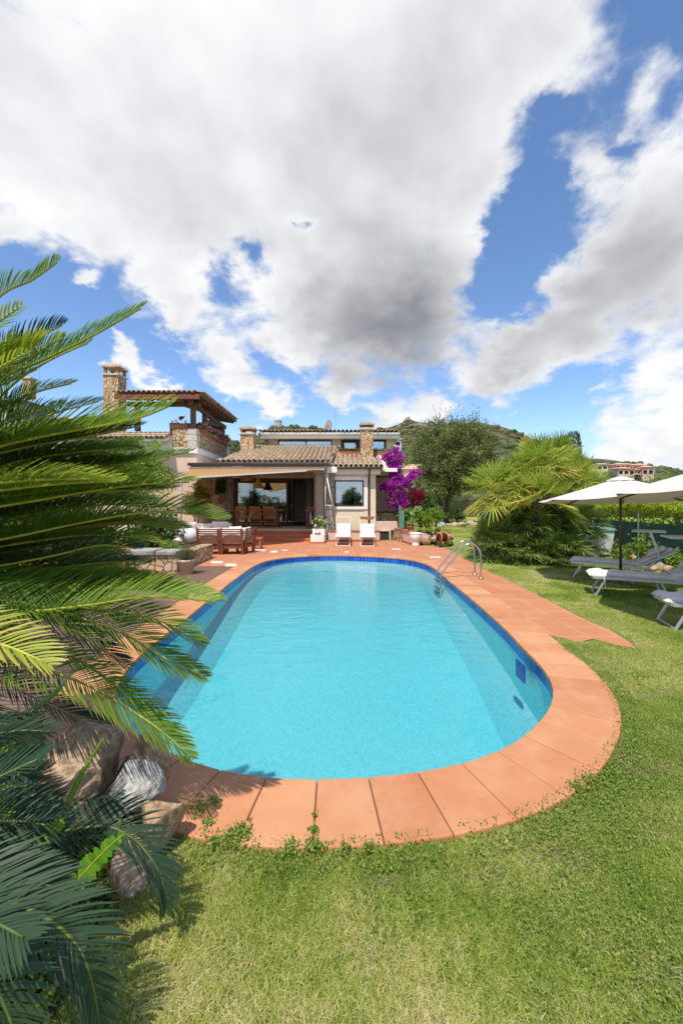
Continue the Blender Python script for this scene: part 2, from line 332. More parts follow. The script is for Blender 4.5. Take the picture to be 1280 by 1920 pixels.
def hillmat():
    m, n, o = newmat('hillside')
    co = n.add('ShaderNodeTexCoord').outputs['Object']
    a = n.noise(co, .03, 8, .7); r = n.noise(co, .012, 6, .65)
    c = n.ramp(a, [(.3, (.03,.042,.015)), (.5, (.075,.08,.03)), (.62, (.19,.155,.075)), (.8, (.28,.21,.12))])
    z = n.add('ShaderNodeSeparateXYZ', i_0=co).outputs[2]
    rk = n.math('MULTIPLY', n.mrange(r, .50, .60), n.mrange(z, 45., 75.))
    rock = n.ramp(n.noise(co, .16, 8, .75), [(.3, (.10,.065,.045)), (.5, (.36,.22,.15)), (.75, (.45,.32,.24))])
    c = n.mix(rk, c, rock)
    b = n.add('ShaderNodeBsdfPrincipled', i_Roughness=1.); n.put(b, 'Base Color', c); n.put(b, 'Specular IOR Level', .05)
    bp = n.add('ShaderNodeBump', i_Strength=1., i_Distance=6., i_Height=n.noise(co, .12, 8, .75)); n.put(b, 'Normal', bp.outputs[0])
    n.l.new(b.outputs[0], o.inputs[0]); return m
M['hill'] = hillmat()
M['farhill'] = mat('haze_blue_ridge', (.075, .11, .13), 1., (.055, .085, .10), .004, spec=.0)
# ------------------------------------------------------------------ helpers
OFF = {}
def tag(o, label=None, cat=None, group=None, kind=None):
    if label: o['label'] = label
    if cat: o['category'] = cat
    if group: o['group'] = group
    if kind: o['kind'] = kind
    return o
def thing(name, label, cat, loc=(0, 0, 0), group=None):
    o = bpy.data.objects.new(name, None); COL.objects.link(o); o.location = loc
    o.empty_display_size = .2
    OFF[o.name] = Vector(loc); return tag(o, label, cat, group)
def link(name, me, m, parent=None, smooth=False):
    o = bpy.data.objects.new(name, me); COL.objects.link(o)
    if m is not None: me.materials.append(m if not isinstance(m, str) else M[m])
    if parent is not None:
        o.parent = parent; OFF[o.name] = OFF.get(parent.name, Vector())
    else: OFF[o.name] = Vector()
    if smooth: me.shade_smooth()
    return o
def npmesh(name, V, F, m, parent=None, R=None, smooth=False):
    """V (n,3) in world space, F (k,4) or (k,3) or a list of such arrays"""
    V = np.asarray(V, dtype=np.float64)
    if parent is not None: V = V-np.array(OFF[parent.name])
    Fs = F if isinstance(F, list) else [F]
    Fs = [np.asarray(f, dtype=np.int64) for f in Fs if len(f)]
    me = bpy.data.meshes.new(name)
    me.vertices.add(len(V)); me.vertices.foreach_set('co', V.astype(np.float32).ravel())
    tot = np.concatenate([np.full(len(f), f.shape[1]) for f in Fs]); idx = np.concatenate([f.ravel() for f in Fs])
    me.loops.add(len(idx)); me.polygons.add(len(tot))
    me.loops.foreach_set('vertex_index', idx.astype(np.int32))
    me.polygons.foreach_set('loop_start', (np.cumsum(tot)-tot).astype(np.int32))
    me.update(calc_edges=True)
    if R is not None:
        at = me.attributes.new('rnd', 'FLOAT', 'POINT'); at.data.foreach_set('value', np.asarray(R, dtype=np.float32))
    return link(name, me, m, parent, smooth)
class MB:
    def __init__(s): s.v = []; s.f = []; s.r = []; s.cur = .5
    def vs(s, pts):
        i = len(s.v); s.v += [tuple(p) for p in pts]; s.r += [s.cur]*len(pts); return i
    def face(s, *pts): i = s.vs(pts); s.f.append(tuple(range(i, i+len(pts)))); return s
    def hexa(s, c):   # 8 corners: bottom 4 ccw, top 4 ccw
        i = s.vs(c)
        for q in ((3,2,1,0),(4,5,6,7),(0,1,5,4),(1,2,6,5),(2,3,7,6),(3,0,4,7)): s.f.append(tuple(i+k for k in q))
        return s
    def box(s, x0, x1, y0, y1, z0, z1):
        return s.hexa([(x0,y0,z0),(x1,y0,z0),(x1,y1,z0),(x0,y1,z0),(x0,y0,z1),(x1,y0,z1),(x1,y1,z1),(x0,y1,z1)])
    def bar(s, p, q, w, h, up=(0, 0, 1)):
        p, q = Vector(p), Vector(q); d = (q-p).normalized(); u = Vector(up)
        if abs(d.dot(u)) > .98: u = Vector((0, 1, 0))
        x = d.cross(u).normalized()*w/2; y = x.cross(d).normalized()*h/2
        return s.hexa([p-x-y, p+x-y, p+x+y, p-x+y, q-x-y, q+x-y, q+x+y, q-x+y])
    def tube(s, pts, r, n=8, cap=True):
        pts = [Vector(p) for p in pts]; k = len(pts); rs = r if isinstance(r, (list, tuple)) else [r]*k
        u = None; rings = []
        for i, p in enumerate(pts):
            t = (pts[min(i+1, k-1)]-pts[max(i-1, 0)]).normalized()
            if u is None:
                u = t.orthogonal().normalized()
            u = (u-t*u.dot(t)).normalized(); v = t.cross(u)
            rings.append(s.vs([p+(u*math.cos(a)+v*math.sin(a))*rs[i] for a in [2*PI*j/n for j in range(n)]]))
        for a, b in zip(rings, rings[1:]):
            for j in range(n): s.f.append((a+j, a+(j+1) % n, b+(j+1) % n, b+j))
        if cap: s.f.append(tuple(rings[0]+j for j in reversed(range(n)))); s.f.append(tuple(rings[-1]+j for j in range(n)))
        return s
    def lathe(s, prof, c=(0, 0, 0), n=20, sq=None):
        c = Vector(c); rings = []
        for r, z in prof:
            rings.append(s.vs([c+Vector((r*math.cos(2*PI*j/n), r*math.sin(2*PI*j/n), z)) for j in range(n)]))
        for a, b in zip(rings, rings[1:]):
            for j in range(n): s.f.append((a+j, a+(j+1) % n, b+(j+1) % n, b+j))
        s.f.append(tuple(rings[0]+j for j in reversed(range(n)))); s.f.append(tuple(rings[-1]+j for j in range(n)))
        return s
    def grid(s, fn, nu, nv):
        i = s.vs([fn(a/nu, b/nv) for b in range(nv+1) for a in range(nu+1)])
        for b in range(nv):
            for a in range(nu):
                q = i+b*(nu+1)+a; s.f.append((q, q+1, q+nu+2, q+nu+1))
        return s
    def build(s, name, m, parent=None, smooth=False, bevel=0, seg=2, subsurf=0, rnd=False, solid=0):
        o_ = OFF[parent.name] if parent is not None else Vector()
        me = bpy.data.meshes.new(name); me.from_pydata([Vector(v)-o_ for v in s.v], [], s.f); me.update()
        if rnd:
            at = me.attributes.new('rnd', 'FLOAT', 'POINT'); at.data.foreach_set('value', s.r)
        o = link(name, me, m, parent, smooth)
        if solid: k = o.modifiers.new('solid', 'SOLIDIFY'); k.thickness = solid; k.offset = 0
        if bevel:
            b = o.modifiers.new('bevel', 'BEVEL'); b.width = bevel; b.segments = seg; b.limit_method = 'ANGLE'; b.angle_limit = math.radians(40)
        if subsurf: k = o.modifiers.new('sub', 'SUBSURF'); k.levels = k.render_levels = subsurf
        return o
def _each(s, name, m, parent, **kw):
    """each separate piece of the builder becomes an object of its own under parent"""
    p = list(range(len(s.v)))
    def find(i):
        while p[i] != i: p[i] = p[p[i]]; i = p[i]
        return i
    for f in s.f:
        for q in f[1:]: p[find(q)] = find(f[0])
    grp = {}
    for f in s.f: grp.setdefault(find(f[0]), []).append(f)
    res = []
    for fs in grp.values():
        ids = sorted({i for f in fs for i in f}); mp = {i: k for k, i in enumerate(ids)}; q = MB(); q.v = [s.v[i] for i in ids]; q.r = [s.r[i] for i in ids]; q.f = [tuple(mp[i] for i in f) for f in fs]; res.append(q.build(name, m, parent, **kw))
    return res
MB.each = _each
def copy_thing(o, loc=None, rz=None, label=None, parent=None):
    c = o.copy(); COL.objects.link(c); c.parent = parent
    for ch in list(o.children): copy_thing(ch, parent=c)
    if parent is None:
        if loc is not None: c.location = loc
        if rz is not None: c.rotation_euler = (0, 0, rz)
        if label: c['label'] = label
    return c
def norm(a): return a/np.maximum(np.linalg.norm(a, axis=-1, keepdims=True), 1e-9)
def strips(p0, p1, p2, wv, R, prof=(.75, 1, .75, .06), ts=(0, .35, .7, 1)):
    """n curved blades: quadratic curve p0 p1 p2, half-width vector wv -> V, F, R"""
    n = len(p0); k = len(ts); out = np.empty((n, k, 2, 3))
    for i, (t, w_) in enumerate(zip(ts, prof)):
        c = (1-t)**2*p0+2*t*(1-t)*p1+t*t*p2
        out[:, i, 0] = c-wv*w_; out[:, i, 1] = c+wv*w_
    b = np.arange(n)[:, None]*(2*k)
    F = np.concatenate([b+np.array([[2*i, 2*i+1, 2*i+3, 2*i+2]]) for i in range(k-1)], axis=0)
    return out.reshape(-1, 3), F, np.repeat(R, 2*k)
def leaves(c, size, R, up=.35, asp=.55, out=None):
    """n diamond leaves around points c, slightly folded"""
    n = len(c); d = rng.normal(size=(n, 3))
    if out is not None: d = d*.8+out
    d = norm(d); q = rng.normal(size=(n, 3)); q[:, 2] += 0
    nn = rng.normal(size=(n, 3)); nn[:, 2] = np.abs(nn[:, 2])+up; s = norm(np.cross(d, nn))
    sz = np.broadcast_to(np.asarray(size), (n,))[:, None]*rng.uniform(.65, 1.25, (n, 1))
    V = np.stack([c-d*sz*.5, c+s*sz*asp*.5-d*sz*.05, c+d*sz*.5, c-s*sz*asp*.5-d*sz*.05], 1)
    F = np.arange(n)[:, None]*4+np.array([[0, 1, 2, 3]])
    return V.reshape(-1, 3), F, np.repeat(R, 4)
def join(parts):
    Vs, Fs, Rs, o = [], [], [], 0
    for V, F, R in parts:
        Vs.append(V); Fs.append(F+o); Rs.append(R); o += len(V)
    return np.concatenate(Vs), np.concatenate(Fs), np.concatenate(Rs)
def clumps(ells, k, per, spread, rmin=.55, flat=1.):
    """leaf points: k clumps in the union of ellipsoids (cx,cy,cz,rx,ry,rz); returns points, per-leaf clump tone, outward"""
    ells = np.array(ells, float); wt = (ells[:, 3]*ells[:, 4]*ells[:, 5])**(2/3); wt /= wt.sum()
    e = ells[rng.choice(len(ells), k, p=wt)]
    d = norm(rng.normal(size=(k, 3))); r = rng.uniform(rmin, 1., (k, 1))
    cc = e[:, :3]+d*r*e[:, 3:]
    cs = spread*rng.uniform(.6, 1.4, (k, 1)); tone = rng.uniform(0, 1, k)
    i = np.repeat(np.arange(k), per)
    q = norm(rng.normal(size=(len(i), 3)))*np.abs(rng.normal(.75, .35, (len(i), 1)))
    q[:, 2] *= flat
    pts = cc[i]+q*cs[i]
    return pts, np.clip(tone[i]*.55+rng.uniform(0, .45, len(i)), 0, 1), norm(q+d[i]*.6)
def shrub(name, label, cat, ells, k, per, spread, size, m, stem=None, rmin=.5, asp=.55, group=None, flower=None, zmin=0., up=.35, part='foliage'):
    e = np.array(ells, float); c = e[:, :3].mean(0)
    root = thing(name, label, cat, (float(c[0]), float(c[1]), float(zmin)), group)
    pts, R, out = clumps(ells, k, per, spread, rmin)
    keep = pts[:, 2] > zmin+.01; pts, R, out = pts[keep], R[keep], out[keep]
    V, F, R = leaves(pts, size, R, up, asp, out); npmesh(part, V, F, m, root, R)
    if stem:
        b = MB()
        for q in range(stem):
            i = e[q % len(e)]; a = rng.uniform(-.25, .25, 2)
            top = (i[0]+a[0]*i[3], i[1]+a[1]*i[4], i[2]+.3*i[5])
            b.tube([(c[0]+a[0]*.3, c[1]+a[1]*.3, zmin-.02), ((c[0]+top[0])/2+.05*a[1], (c[1]+top[1])/2, (zmin+top[2])/2), top], [.03, .022, .008], 6)
        b.build('stem', 'bark', root, True)
    if flower:
        fm, fk, fs, fn = flower
        pts, R, out = clumps(ells, fk, 9, .05, .9); keep = pts[:, 2] > zmin+.1
        V, F, R = leaves(pts[keep], fs, R[keep], .3, .9, out[keep]); npmesh(fn, V, F, fm, root, R)
    return root

def inpoly(px, py, poly):
    poly = np.asarray(poly, float); res = np.zeros(len(px), bool); j = len(poly)-1
    for i in range(len(poly)):
        xi, yi = poly[i, :2]; xj, yj = poly[j, :2]
        c = ((yi > py) != (yj > py)) & (px < (xj-xi)*(py-yi)/(yj-yi+1e-12)+xi); res ^= c; j = i
    return res
def catmull(pts, per=8, closed=True):
    pts = [Vector(p) for p in pts]; n = len(pts); out = []
    for i in range(n if closed else n-1):
        a, b, c, d = (pts[(i+k) % n] if closed else pts[min(max(i+k, 0), n-1)] for k in (-1, 0, 1, 2))
        for q in range(per):
            t = q/per
            out.append(.5*((2*b)+(c-a)*t+(2*a-5*b+4*c-d)*t*t+(3*b-a-3*c+d)*t**3))
    if not closed: out.append(pts[-1])
    return out
def resample(pts, step, closed=True):
    p = [Vector(q) for q in pts]+([Vector(pts[0])] if closed else [])
    L = [0]
    for a, b in zip(p, p[1:]): L.append(L[-1]+(b-a).length)
    n = max(3, round(L[-1]/step)); out = []; j = 0
    for i in range(n+(0 if closed else 1)):
        s = L[-1]*i/n
        while j < len(L)-2 and L[j+1] < s: j += 1
        t = (s-L[j])/max(L[j+1]-L[j], 1e-9); out.append(p[j].lerp(p[j+1], t))
    return out
def offset(loop, d):
    n = len(loop); out = []
    for i in range(n):
        t = (loop[(i+1) % n]-loop[i-1]).normalized(); out.append(loop[i]+Vector((t.y, -t.x, 0))*d)
    return out
def sheet(name, outer, hole, z, m, label_kind='structure'):
    loops = [[Vector((p[0], p[1], z)) for p in outer]]+([[Vector((p[0], p[1], z)) for p in hole]] if hole else [])
    tris = geometry.tessellate_polygon(loops); vs = [v for l in loops for v in l]
    me = bpy.data.meshes.new(name); f = []
    for t in tris:
        a, b, c = (vs[i] for i in t)
        f.append(t if (b-a).cross(c-a).z > 0 else t[::-1])
    me.from_pydata(vs, [], f); me.update(); o = link(name, me, m); o['kind'] = label_kind; return o

# ------------------------------------------------------------------ pool outline (counter-clockwise, on the level of the paving)
IN = [(497,1469),(592,1471),(690,1467),(783,1458),(868,1442),(930,1420),(975,1398),(1010,1366),(1033,1338),(1043,1310),(1038,1283),(1022,1256),(1000,1233),(981,1215.6),
      (947,1179),(885,1124),(838,1086),(815,1066),(790.5,1055),(755,1048),(705,1044),(650,1042),(600,1042),(545,1045),(505,1051),(479,1060),(460,1072),(430,1094),(397,1121),(330,1175),(270,1222),(236,1256),(216,1290),(208,1325),(219,1352),(247.5,1379),(319,1422),(352.5,1437),(420,1456)]
inner = resample(catmull([G(*p) for p in IN], 8), .1625)
for _ in range(2): inner = [(inner[i-1]+inner[i]*2+inner[(i+1) % len(inner)])/4 for i in range(len(inner))]
CW = .475
mid = offset(inner, .24); outer = offset(inner, CW)
area = sum(a.x*b.y-b.x*a.y for a, b in zip(inner, inner[1:]+inner[:1]))
assert area > 0
def kclose(loop, x, y): return min(range(len(loop)), key=lambda i: (loop[i].x-x)**2+(loop[i].y-y)**2)
# lawn, paving, brick strip
deck_r = [(1030,1190),(1048,1196),(1087,1204.6),(1100,1200),(1111,1198),(1134,1205.5),(1160,1211),(1188.6,1214.7),(1183,1207),(1142,1180),(1101,1164),(1064.7,1145.6),(1020,1121),(960,1092),(906,1067),(869,1046),(838,1029),(815,1024)]
ir = kclose(mid, 2.5, 5.31); il = kclose(mid, -2.7, 11.0); ib = kclose(mid, -2.15, 3.3)
up_side = []; i = ir
while i != il: up_side.append(mid[i]); i = (i+1) % len(mid)
up_side.append(mid[il])
dr = [G(*p) for p in deck_r]
deck_poly = up_side+[Vector((-9.5, 11.0, 0)), Vector((-9.5, 18.2, 0)), Vector((2.9, 18.2, 0)), Vector((2.9, 16.6, 0))]+dr[::-1]
dn_side = []; i = il
while i != ib: dn_side.append(mid[i]); i = (i+1) % len(mid)
brick_poly = dn_side+[Vector((-3.6, 3.0, 0)), Vector((-9.5, 9., 0)), Vector((-9.5, 10.97, 0))]
bed_poly = [Vector(p) for p in ((-.95,2.12,0),(-1.02,1.7,0),(-.98,1.35,0),(-1.1,.95,0),(-1.2,.3,0),(-6,.3,0),(-9.5,8.95,0),(-3.62,2.98,0),(-2.6,3.0,0),(-1.9,2.7,0),(-1.3,2.3,0))]
lawn_o = sheet('lawn', [(-60,-40),(60,-40),(60,48),(-60,48)], [(p.x, p.y) for p in mid][::-1], -.012, 'lawn')
sheet('pool_deck', deck_poly, None, 0., 'deck')
sheet('brick_paving', brick_poly, None, .002, 'brick')
sheet('planting_bed', bed_poly, None, .006, 'soil')

# swimming pool
pool = thing('swimming_pool', 'oval swimming pool with turquoise mosaic and a terracotta coping', 'swimming pool', (0, 7.5, 0))
b = MB(); n = len(inner); k = 0
i = 0
while i < n:          # coping slabs, each 0.325 m with an open joint
    a0, a1, a2 = inner[i], inner[(i+1) % n], inner[(i+2) % n]
    o0, o1, o2 = outer[i], outer[(i+1) % n], outer[(i+2) % n]
    b.cur = random.random(); g = .0022; zt = .022+random.uniform(-.002, .002)
    s0 = (a1-a0).normalized()*g; s2 = (a2-a1).normalized()*g
    A = [a0+s0, a1, a2-s2]; O = [o0+s0, o1, o2-s2]; lip = [q+(q-p).normalized()*.022 for p, q in zip(O, A)]
    for zz_, flip in ((zt, 1), (-.028, 0)):
        pass
    iv = b.vs([Vector((p.x, p.y, -.028)) for p in lip+O]+[Vector((p.x, p.y, zt)) for p in lip+O])
    def q_(*ix): b.f.append(tuple(iv+j for j in ix))
    q_(6,9,10,7); q_(7,10,11,8); q_(0,1,4,3); q_(1,2,5,4)
    q_(0,6,7,1); q_(1,7,8,2); q_(3,4,10,9); q_(4,5,11,10); q_(0,3,9,6); q_(2,8,11,5)
    i += 2
b.build('coping', 'coping', pool, bevel=.011, seg=3, rnd=True)
b = MB(); fi = [Vector((p.x, p.y, .006)) for p in offset(inner, .0)]; fo = [Vector((p.x, p.y, .006)) for p in offset(inner, CW-.01)]
for i in range(n): b.face(fi[i], fo[i], fo[(i+1) % n], fi[(i+1) % n])
b.build('mortar_bed', 'soil', pool)
# waterline tiles: two rows of cobalt tiles
WL = -.135
b = MB(); g = MB(); fine = resample(inner, .125); m_ = len(fine)
for i in range(m_):
    p, q = fine[i], fine[(i+1) % m_]; d = (q-p).normalized(); nrm = Vector((-d.y, d.x, 0))*.006
    g.face((p.x, p.y, -.001), (p.x, p.y, -.165), (q.x, q.y, -.165), (q.x, q.y, -.001))
    for z1, z0 in ((-.02, -.135), (-.139, -.160)):
        b.cur = random.random(); a, c = p+d*.003+nrm, q-d*.003+nrm
        b.face((a.x, a.y, z1), (a.x, a.y, z0), (c.x, c.y, z0), (c.x, c.y, z1))
g.build('tile_grout', 'grout', pool); b.build('waterline_tiles', 'bluetile', pool, rnd=True)
# basin: walls and a floor that rises away from the viewer to imitate refraction
def depth(y): return -float(np.interp(y, [2, 4, 5.6, 7, 9, 11, 14], [1.10, 1.02, .92, .80, .62, .50, .42]))
def cove(y): return min(.34, -depth(y)-.21)  # wide cove, shaped to catch the sun and lighten the wall foot
flo = offset(inner, -.34)
for _ in range(3): flo = [(flo[i-1]+flo[i]*2+flo[(i+1) % len(flo)])/4 for i in range(len(flo))]
b = MB()
for i in range(n):
    p, q = inner[i], inner[(i+1) % n]; pf, qf = flo[i], flo[(i+1) % n]
    zp, zq = depth(pf.y), depth(qf.y)
    b.face((p.x, p.y, -.162), (p.x, p.y, zp+cove(pf.y)), (q.x, q.y, zq+cove(qf.y)), (q.x, q.y, -.162))
b.build('basin_wall', 'mosaic_wall_brightened', pool)
ys = np.linspace(min(p.y for p in flo)+.002, max(p.y for p in flo)-.002, 60); fv = []
for y in ys:
    xs = []
    for p, q in zip(flo, flo[1:]+flo[:1]):
        if (p.y-y)*(q.y-y) <= 0 and p.y != q.y: xs.append(p.x+(q.x-p.x)*(y-p.y)/(q.y-p.y))
    fv.append((min(xs)-.005, max(xs)+.005, y))
b = MB()
for (l0, r0, y0), (l1, r1, y1) in zip(fv, fv[1:]): b.face((l0, y0, depth(y0)), (r0, y0, depth(y0)), (r1, y1, depth(y1)), (l1, y1, depth(y1)))
for p, q, pf, qf in zip(inner, inner[1:]+inner[:1], flo, flo[1:]+flo[:1]): b.face((p.x, p.y, depth(pf.y)+cove(pf.y)), (pf.x, pf.y, depth(pf.y)), (qf.x, qf.y, depth(qf.y)), (q.x, q.y, depth(qf.y)+cove(qf.y)))
b.build('basin_floor', 'mosaic', pool)
b = MB()                                 # inlet fittings and an underwater lamp
for x, y, z in ((2.36, 7.6, -.42), (-2.36, 8.6, -.36)):
    s_ = -1 if x > 0 else 1
    b.lathe([(.001, 0), (.045, 0), (.045, .012), (.02, .016), (.001, .016)], n=14)
    for j in range(len(b.v)-70, len(b.v)):
        vx, vy, vz = b.v[j]; b.v[j] = (x+s_*vz, y+vx, z+vy)
b.each('inlet_fitting', 'plastic', pool)
b = MB().box(2.06, 2.075, 4.50, 4.72, -.30, -.10); b.build('skimmer_flap', 'bluetile', pool)
wl_ = offset(inner, -.006); wb_ = MB()                      # the water: surface and the body below it, one closed mesh
fl_ = [p+(p-q)*.006/max((p-q).length, 1e-6) for p, q in zip(flo, inner)]
for p, q, pf, qf in zip(wl_, wl_[1:]+wl_[:1], fl_, fl_[1:]+fl_[:1]):
    zp, zq = depth(pf.y)+.006, depth(qf.y)+.006; cp, cq = cove(pf.y), cove(qf.y)
    wb_.face((p.x, p.y, WL), (p.x, p.y, zp+cp), (q.x, q.y, zq+cq), (q.x, q.y, WL))
    wb_.face((p.x, p.y, zp+cp), (pf.x, pf.y, zp), (qf.x, qf.y, zq), (q.x, q.y, zq+cq))
wv_ = []
for y in np.linspace(min(p.y for p in fl_)+.0005, max(p.y for p in fl_)-.0005, 60):
    xs = [p.x+(q.x-p.x)*(y-p.y)/(q.y-p.y) for p, q in zip(fl_, fl_[1:]+fl_[:1]) if (p.y-y)*(q.y-y) <= 0 and p.y != q.y]; wv_.append((min(xs), max(xs), y))
for (l0, r0, y0), (l1, r1, y1) in zip(wv_, wv_[1:]): wb_.face((l0, y0, depth(y0)+.006), (l1, y1, depth(y1)+.006), (r1, y1, depth(y1)+.006), (r0, y0, depth(y0)+.006))
nb_ = len(wb_.f); tr_ = geometry.tessellate_polygon([[Vector((p.x, p.y, WL)) for p in wl_]]); i0_ = wb_.vs([(p.x, p.y, WL) for p in wl_])
for t in tr_:
    p, q, r = (wl_[k] for k in t); wb_.f.append(tuple(i0_+k for k in (t if (q-p).cross(r-p).z > 0 else t[::-1])))
wf = wb_.build('water', 'water'); wf['kind'] = 'structure'
# ------------------------------------------------------------------ terrain
SKX = [-2500,-900,0,300,470,500,545,600,640,700,735,755,770,800,850,930,960,985,1010,1040,1100,1150,1200,1250,1280,1500,2200,4000]
SKY = [780,800,815,828,822,800,797,801,812,806,797,788,785,789,790,795,804,813,828,846,860,866,870,877,882,890,905,915]
def fbm(x, y, f, o=5, seed=0):
    r = np.zeros_like(x); a = 1.; g = np.random.default_rng(seed)
    for _ in range(o):
        th = g.uniform(0, 6.28, 4); ph = g.uniform(0, 6.28, 4)
        for t, p in zip(th, ph): r += a/4*np.sin(f*(x*np.cos(t)+y*np.sin(t))+p+1.3*np.sin(f*.7*(x*np.sin(p)-y*np.cos(p))+t))
        a *= .5; f *= 2.03
    return r
def terrain(x, y):
    yy = np.maximum(y, 1.); px = 640+FPX*x/yy
    crest = (HORIZON-np.interp(px, SKX, SKY))/FPX          # slope of the sight line to the ridge
    ry = 430.
    t = np.clip((yy-45)/(ry-45), 0, 1.6)
    h = crest*ry*np.where(t < 1, t**1.35, 1-.5*(t-1))
    amp = np.clip((yy-60)/250, 0, 1)*np.where(np.abs(yy-ry) < 40, .6, 1.)
    h = h+amp*3.2*fbm(x, y, .035, 5, 3)
    r = np.hypot(x, y)
    h = np.where((y < 60) | (r < 60), -1.2+np.clip((r-52)/10, 0, 1)*1.0, h+np.clip((60-y)/15, -1, 0)*.2)
    return h
nx, ny = 260, 200
az = np.linspace(-1.6, 1.6, nx); dist = 40*np.exp(np.linspace(0, math.log(700/40), ny))
A, D = np.meshgrid(az, dist); X = A*D; Y = D
V = np.stack([X, Y, terrain(X, Y)], -1).reshape(-1, 3)
ii = np.arange(nx-1)[None, :]+np.arange(ny-1)[:, None]*nx; ii = ii.reshape(-1, 1)
o = npmesh('hillside', V, ii+np.array([[0, 1, nx+1, nx]]), 'hill', None, None, True); o['kind'] = 'structure'
# flat ground around the garden out to the horizon
o = sheet('ground', [(-3500,-3500),(3500,-3500),(3500,3500),(-3500,3500)], None, -2.4, 'hill')
# far ridge, the blue of distant air put into its colour
b = MB(); rx = [900,1040,1100,1150,1200,1260,1320,1500,1900]; ry_ = [880,866,860,863,873,884,889,893,910]
tp = [P(x, y, 2400) for x, y in zip(rx, ry_)]
tp = catmull(tp, 5, False)
for p, q in zip(tp, tp[1:]):
    b.face((p.x, 1500, -3), (q.x, 1500, -3), q, p); b.face(p, q, (q.x, 3300, -3), (p.x, 3300, -3))
o = b.build('far_ridge', 'farhill'); o['kind'] = 'structure'
# scrub on the hillside: leafy mounds
def blobs(name, xy, size, m, zoff=.1, base=None):
    t = (1+5**.5)/2
    iv = norm(np.array([(-1,t,0),(1,t,0),(-1,-t,0),(1,-t,0),(0,-1,t),(0,1,t),(0,-1,-t),(0,1,-t),(t,0,-1),(t,0,1),(-t,0,-1),(-t,0,1)], float))
    it = [(0,11,5),(0,5,1),(0,1,7),(0,7,10),(0,10,11),(1,5,9),(5,11,4),(11,10,2),(10,7,6),(7,1,8),(3,9,4),(3,4,2),(3,2,6),(3,6,8),(3,8,9),(4,9,5),(2,4,11),(6,2,10),(8,6,7),(9,8,1)]
    vs = list(iv); cache = {}
    def mp(a, b_):
        key = (min(a, b_), max(a, b_))
        if key not in cache: cache[key] = len(vs); vs.append(norm(vs[a]+vs[b_]))
        return cache[key]
    ft = []
    for a, b_, c in it:
        x, y, z = mp(a, b_), mp(b_, c), mp(c, a); ft += [(a, x, z), (b_, y, x), (c, z, y), (x, y, z)]
    iv = np.array(vs); it = np.array(ft); nb = len(xy)
    rad = size[:, None, None]*(1+rng.uniform(-.32, .32, (nb, len(iv), 1)))
    V = iv[None]*rad*np.array([1, 1, .8]); z = (terrain(xy[:, 0], xy[:, 1]) if base is None else base)+size*zoff
    V = V+np.stack([xy[:, 0], xy[:, 1], z], -1)[:, None]
    F = it[None]+(np.arange(nb)*len(iv))[:, None, None]
    R = np.repeat(np.clip(rng.uniform(0, 1, nb), 0, 1), len(iv))+rng.uniform(-.2, .2, nb*len(iv))
    o = npmesh(name, V.reshape(-1, 3), F.reshape(-1, 3), m, None, np.clip(R, 0, 1)); o['kind'] = 'stuff'; return o
k = 9000
d = 70*np.exp(rng.uniform(0, math.log(440/70), k)); a = rng.uniform(-.75, 1.1, k); xy = np.stack([a*d, d], -1)
dn = fbm(xy[:, 0], xy[:, 1], .03, 4, 9); keep = dn+rng.uniform(-.5, .5, k) > -.15
rocky = (d > 330) & (((a > .12) & (a < .24)) | ((a > .36) & (a < .50))) & (rng.uniform(size=k) < .75); keep &= ~rocky
xy = xy[keep]; sz = rng.uniform(.5, 1.5, len(xy))*(1+xy[:, 1]/300)*1.15
blobs('hillside_scrub', xy, sz, 'scrub')
# rock outcrops on the crest
b = MB()
for px, py, s_ in ((752,800,4.),(770,792,6.),(788,803,5.),(765,808,7.),(800,812,4.),(742,806,3.),(778,797,5),(955,812,4.5),(975,820,4.5),(940,806,3.5),(965,828,5),(985,832,4),(925,800,3.)):
    for j in range(3):
        c = P(px+random.uniform(-9, 9), py+random.uniform(-3, 5), 410); i0 = len(b.v)
        b.lathe([(.1, -1), (.8, -.6), (1, 0), (.75, .55), (.3, .9)], (0, 0, 0), 7)
        for q in range(i0, len(b.v)):
            v = Vector(b.v[q])*s_*.62; v *= random.uniform(.75, 1.25); b.v[q] = c+v
M['outcrop'] = mat('pink_granite_outcrop', (.42, .28, .21), .95, (.17, .11, .08), .3, 1., .6, vdetail=10)
o = b.build('rock_outcrops', 'outcrop'); o['kind'] = 'structure'
# stone watch tower on the ridge
wt = P(521.5, 797, 425); tw = thing('watch_tower', 'small stone watchtower on the hilltop beyond the house', 'tower', wt)
MB().lathe([(4.2, -6), (3.7, 3.6)], wt, 12).build('tower_shaft', 'greyrock', tw)
MB().lathe([(4.0, 3.6), (4.0, 4.6), (3.3, 4.6), (3.3, 4.2)], wt, 12).build('parapet', 'greyrock', tw)

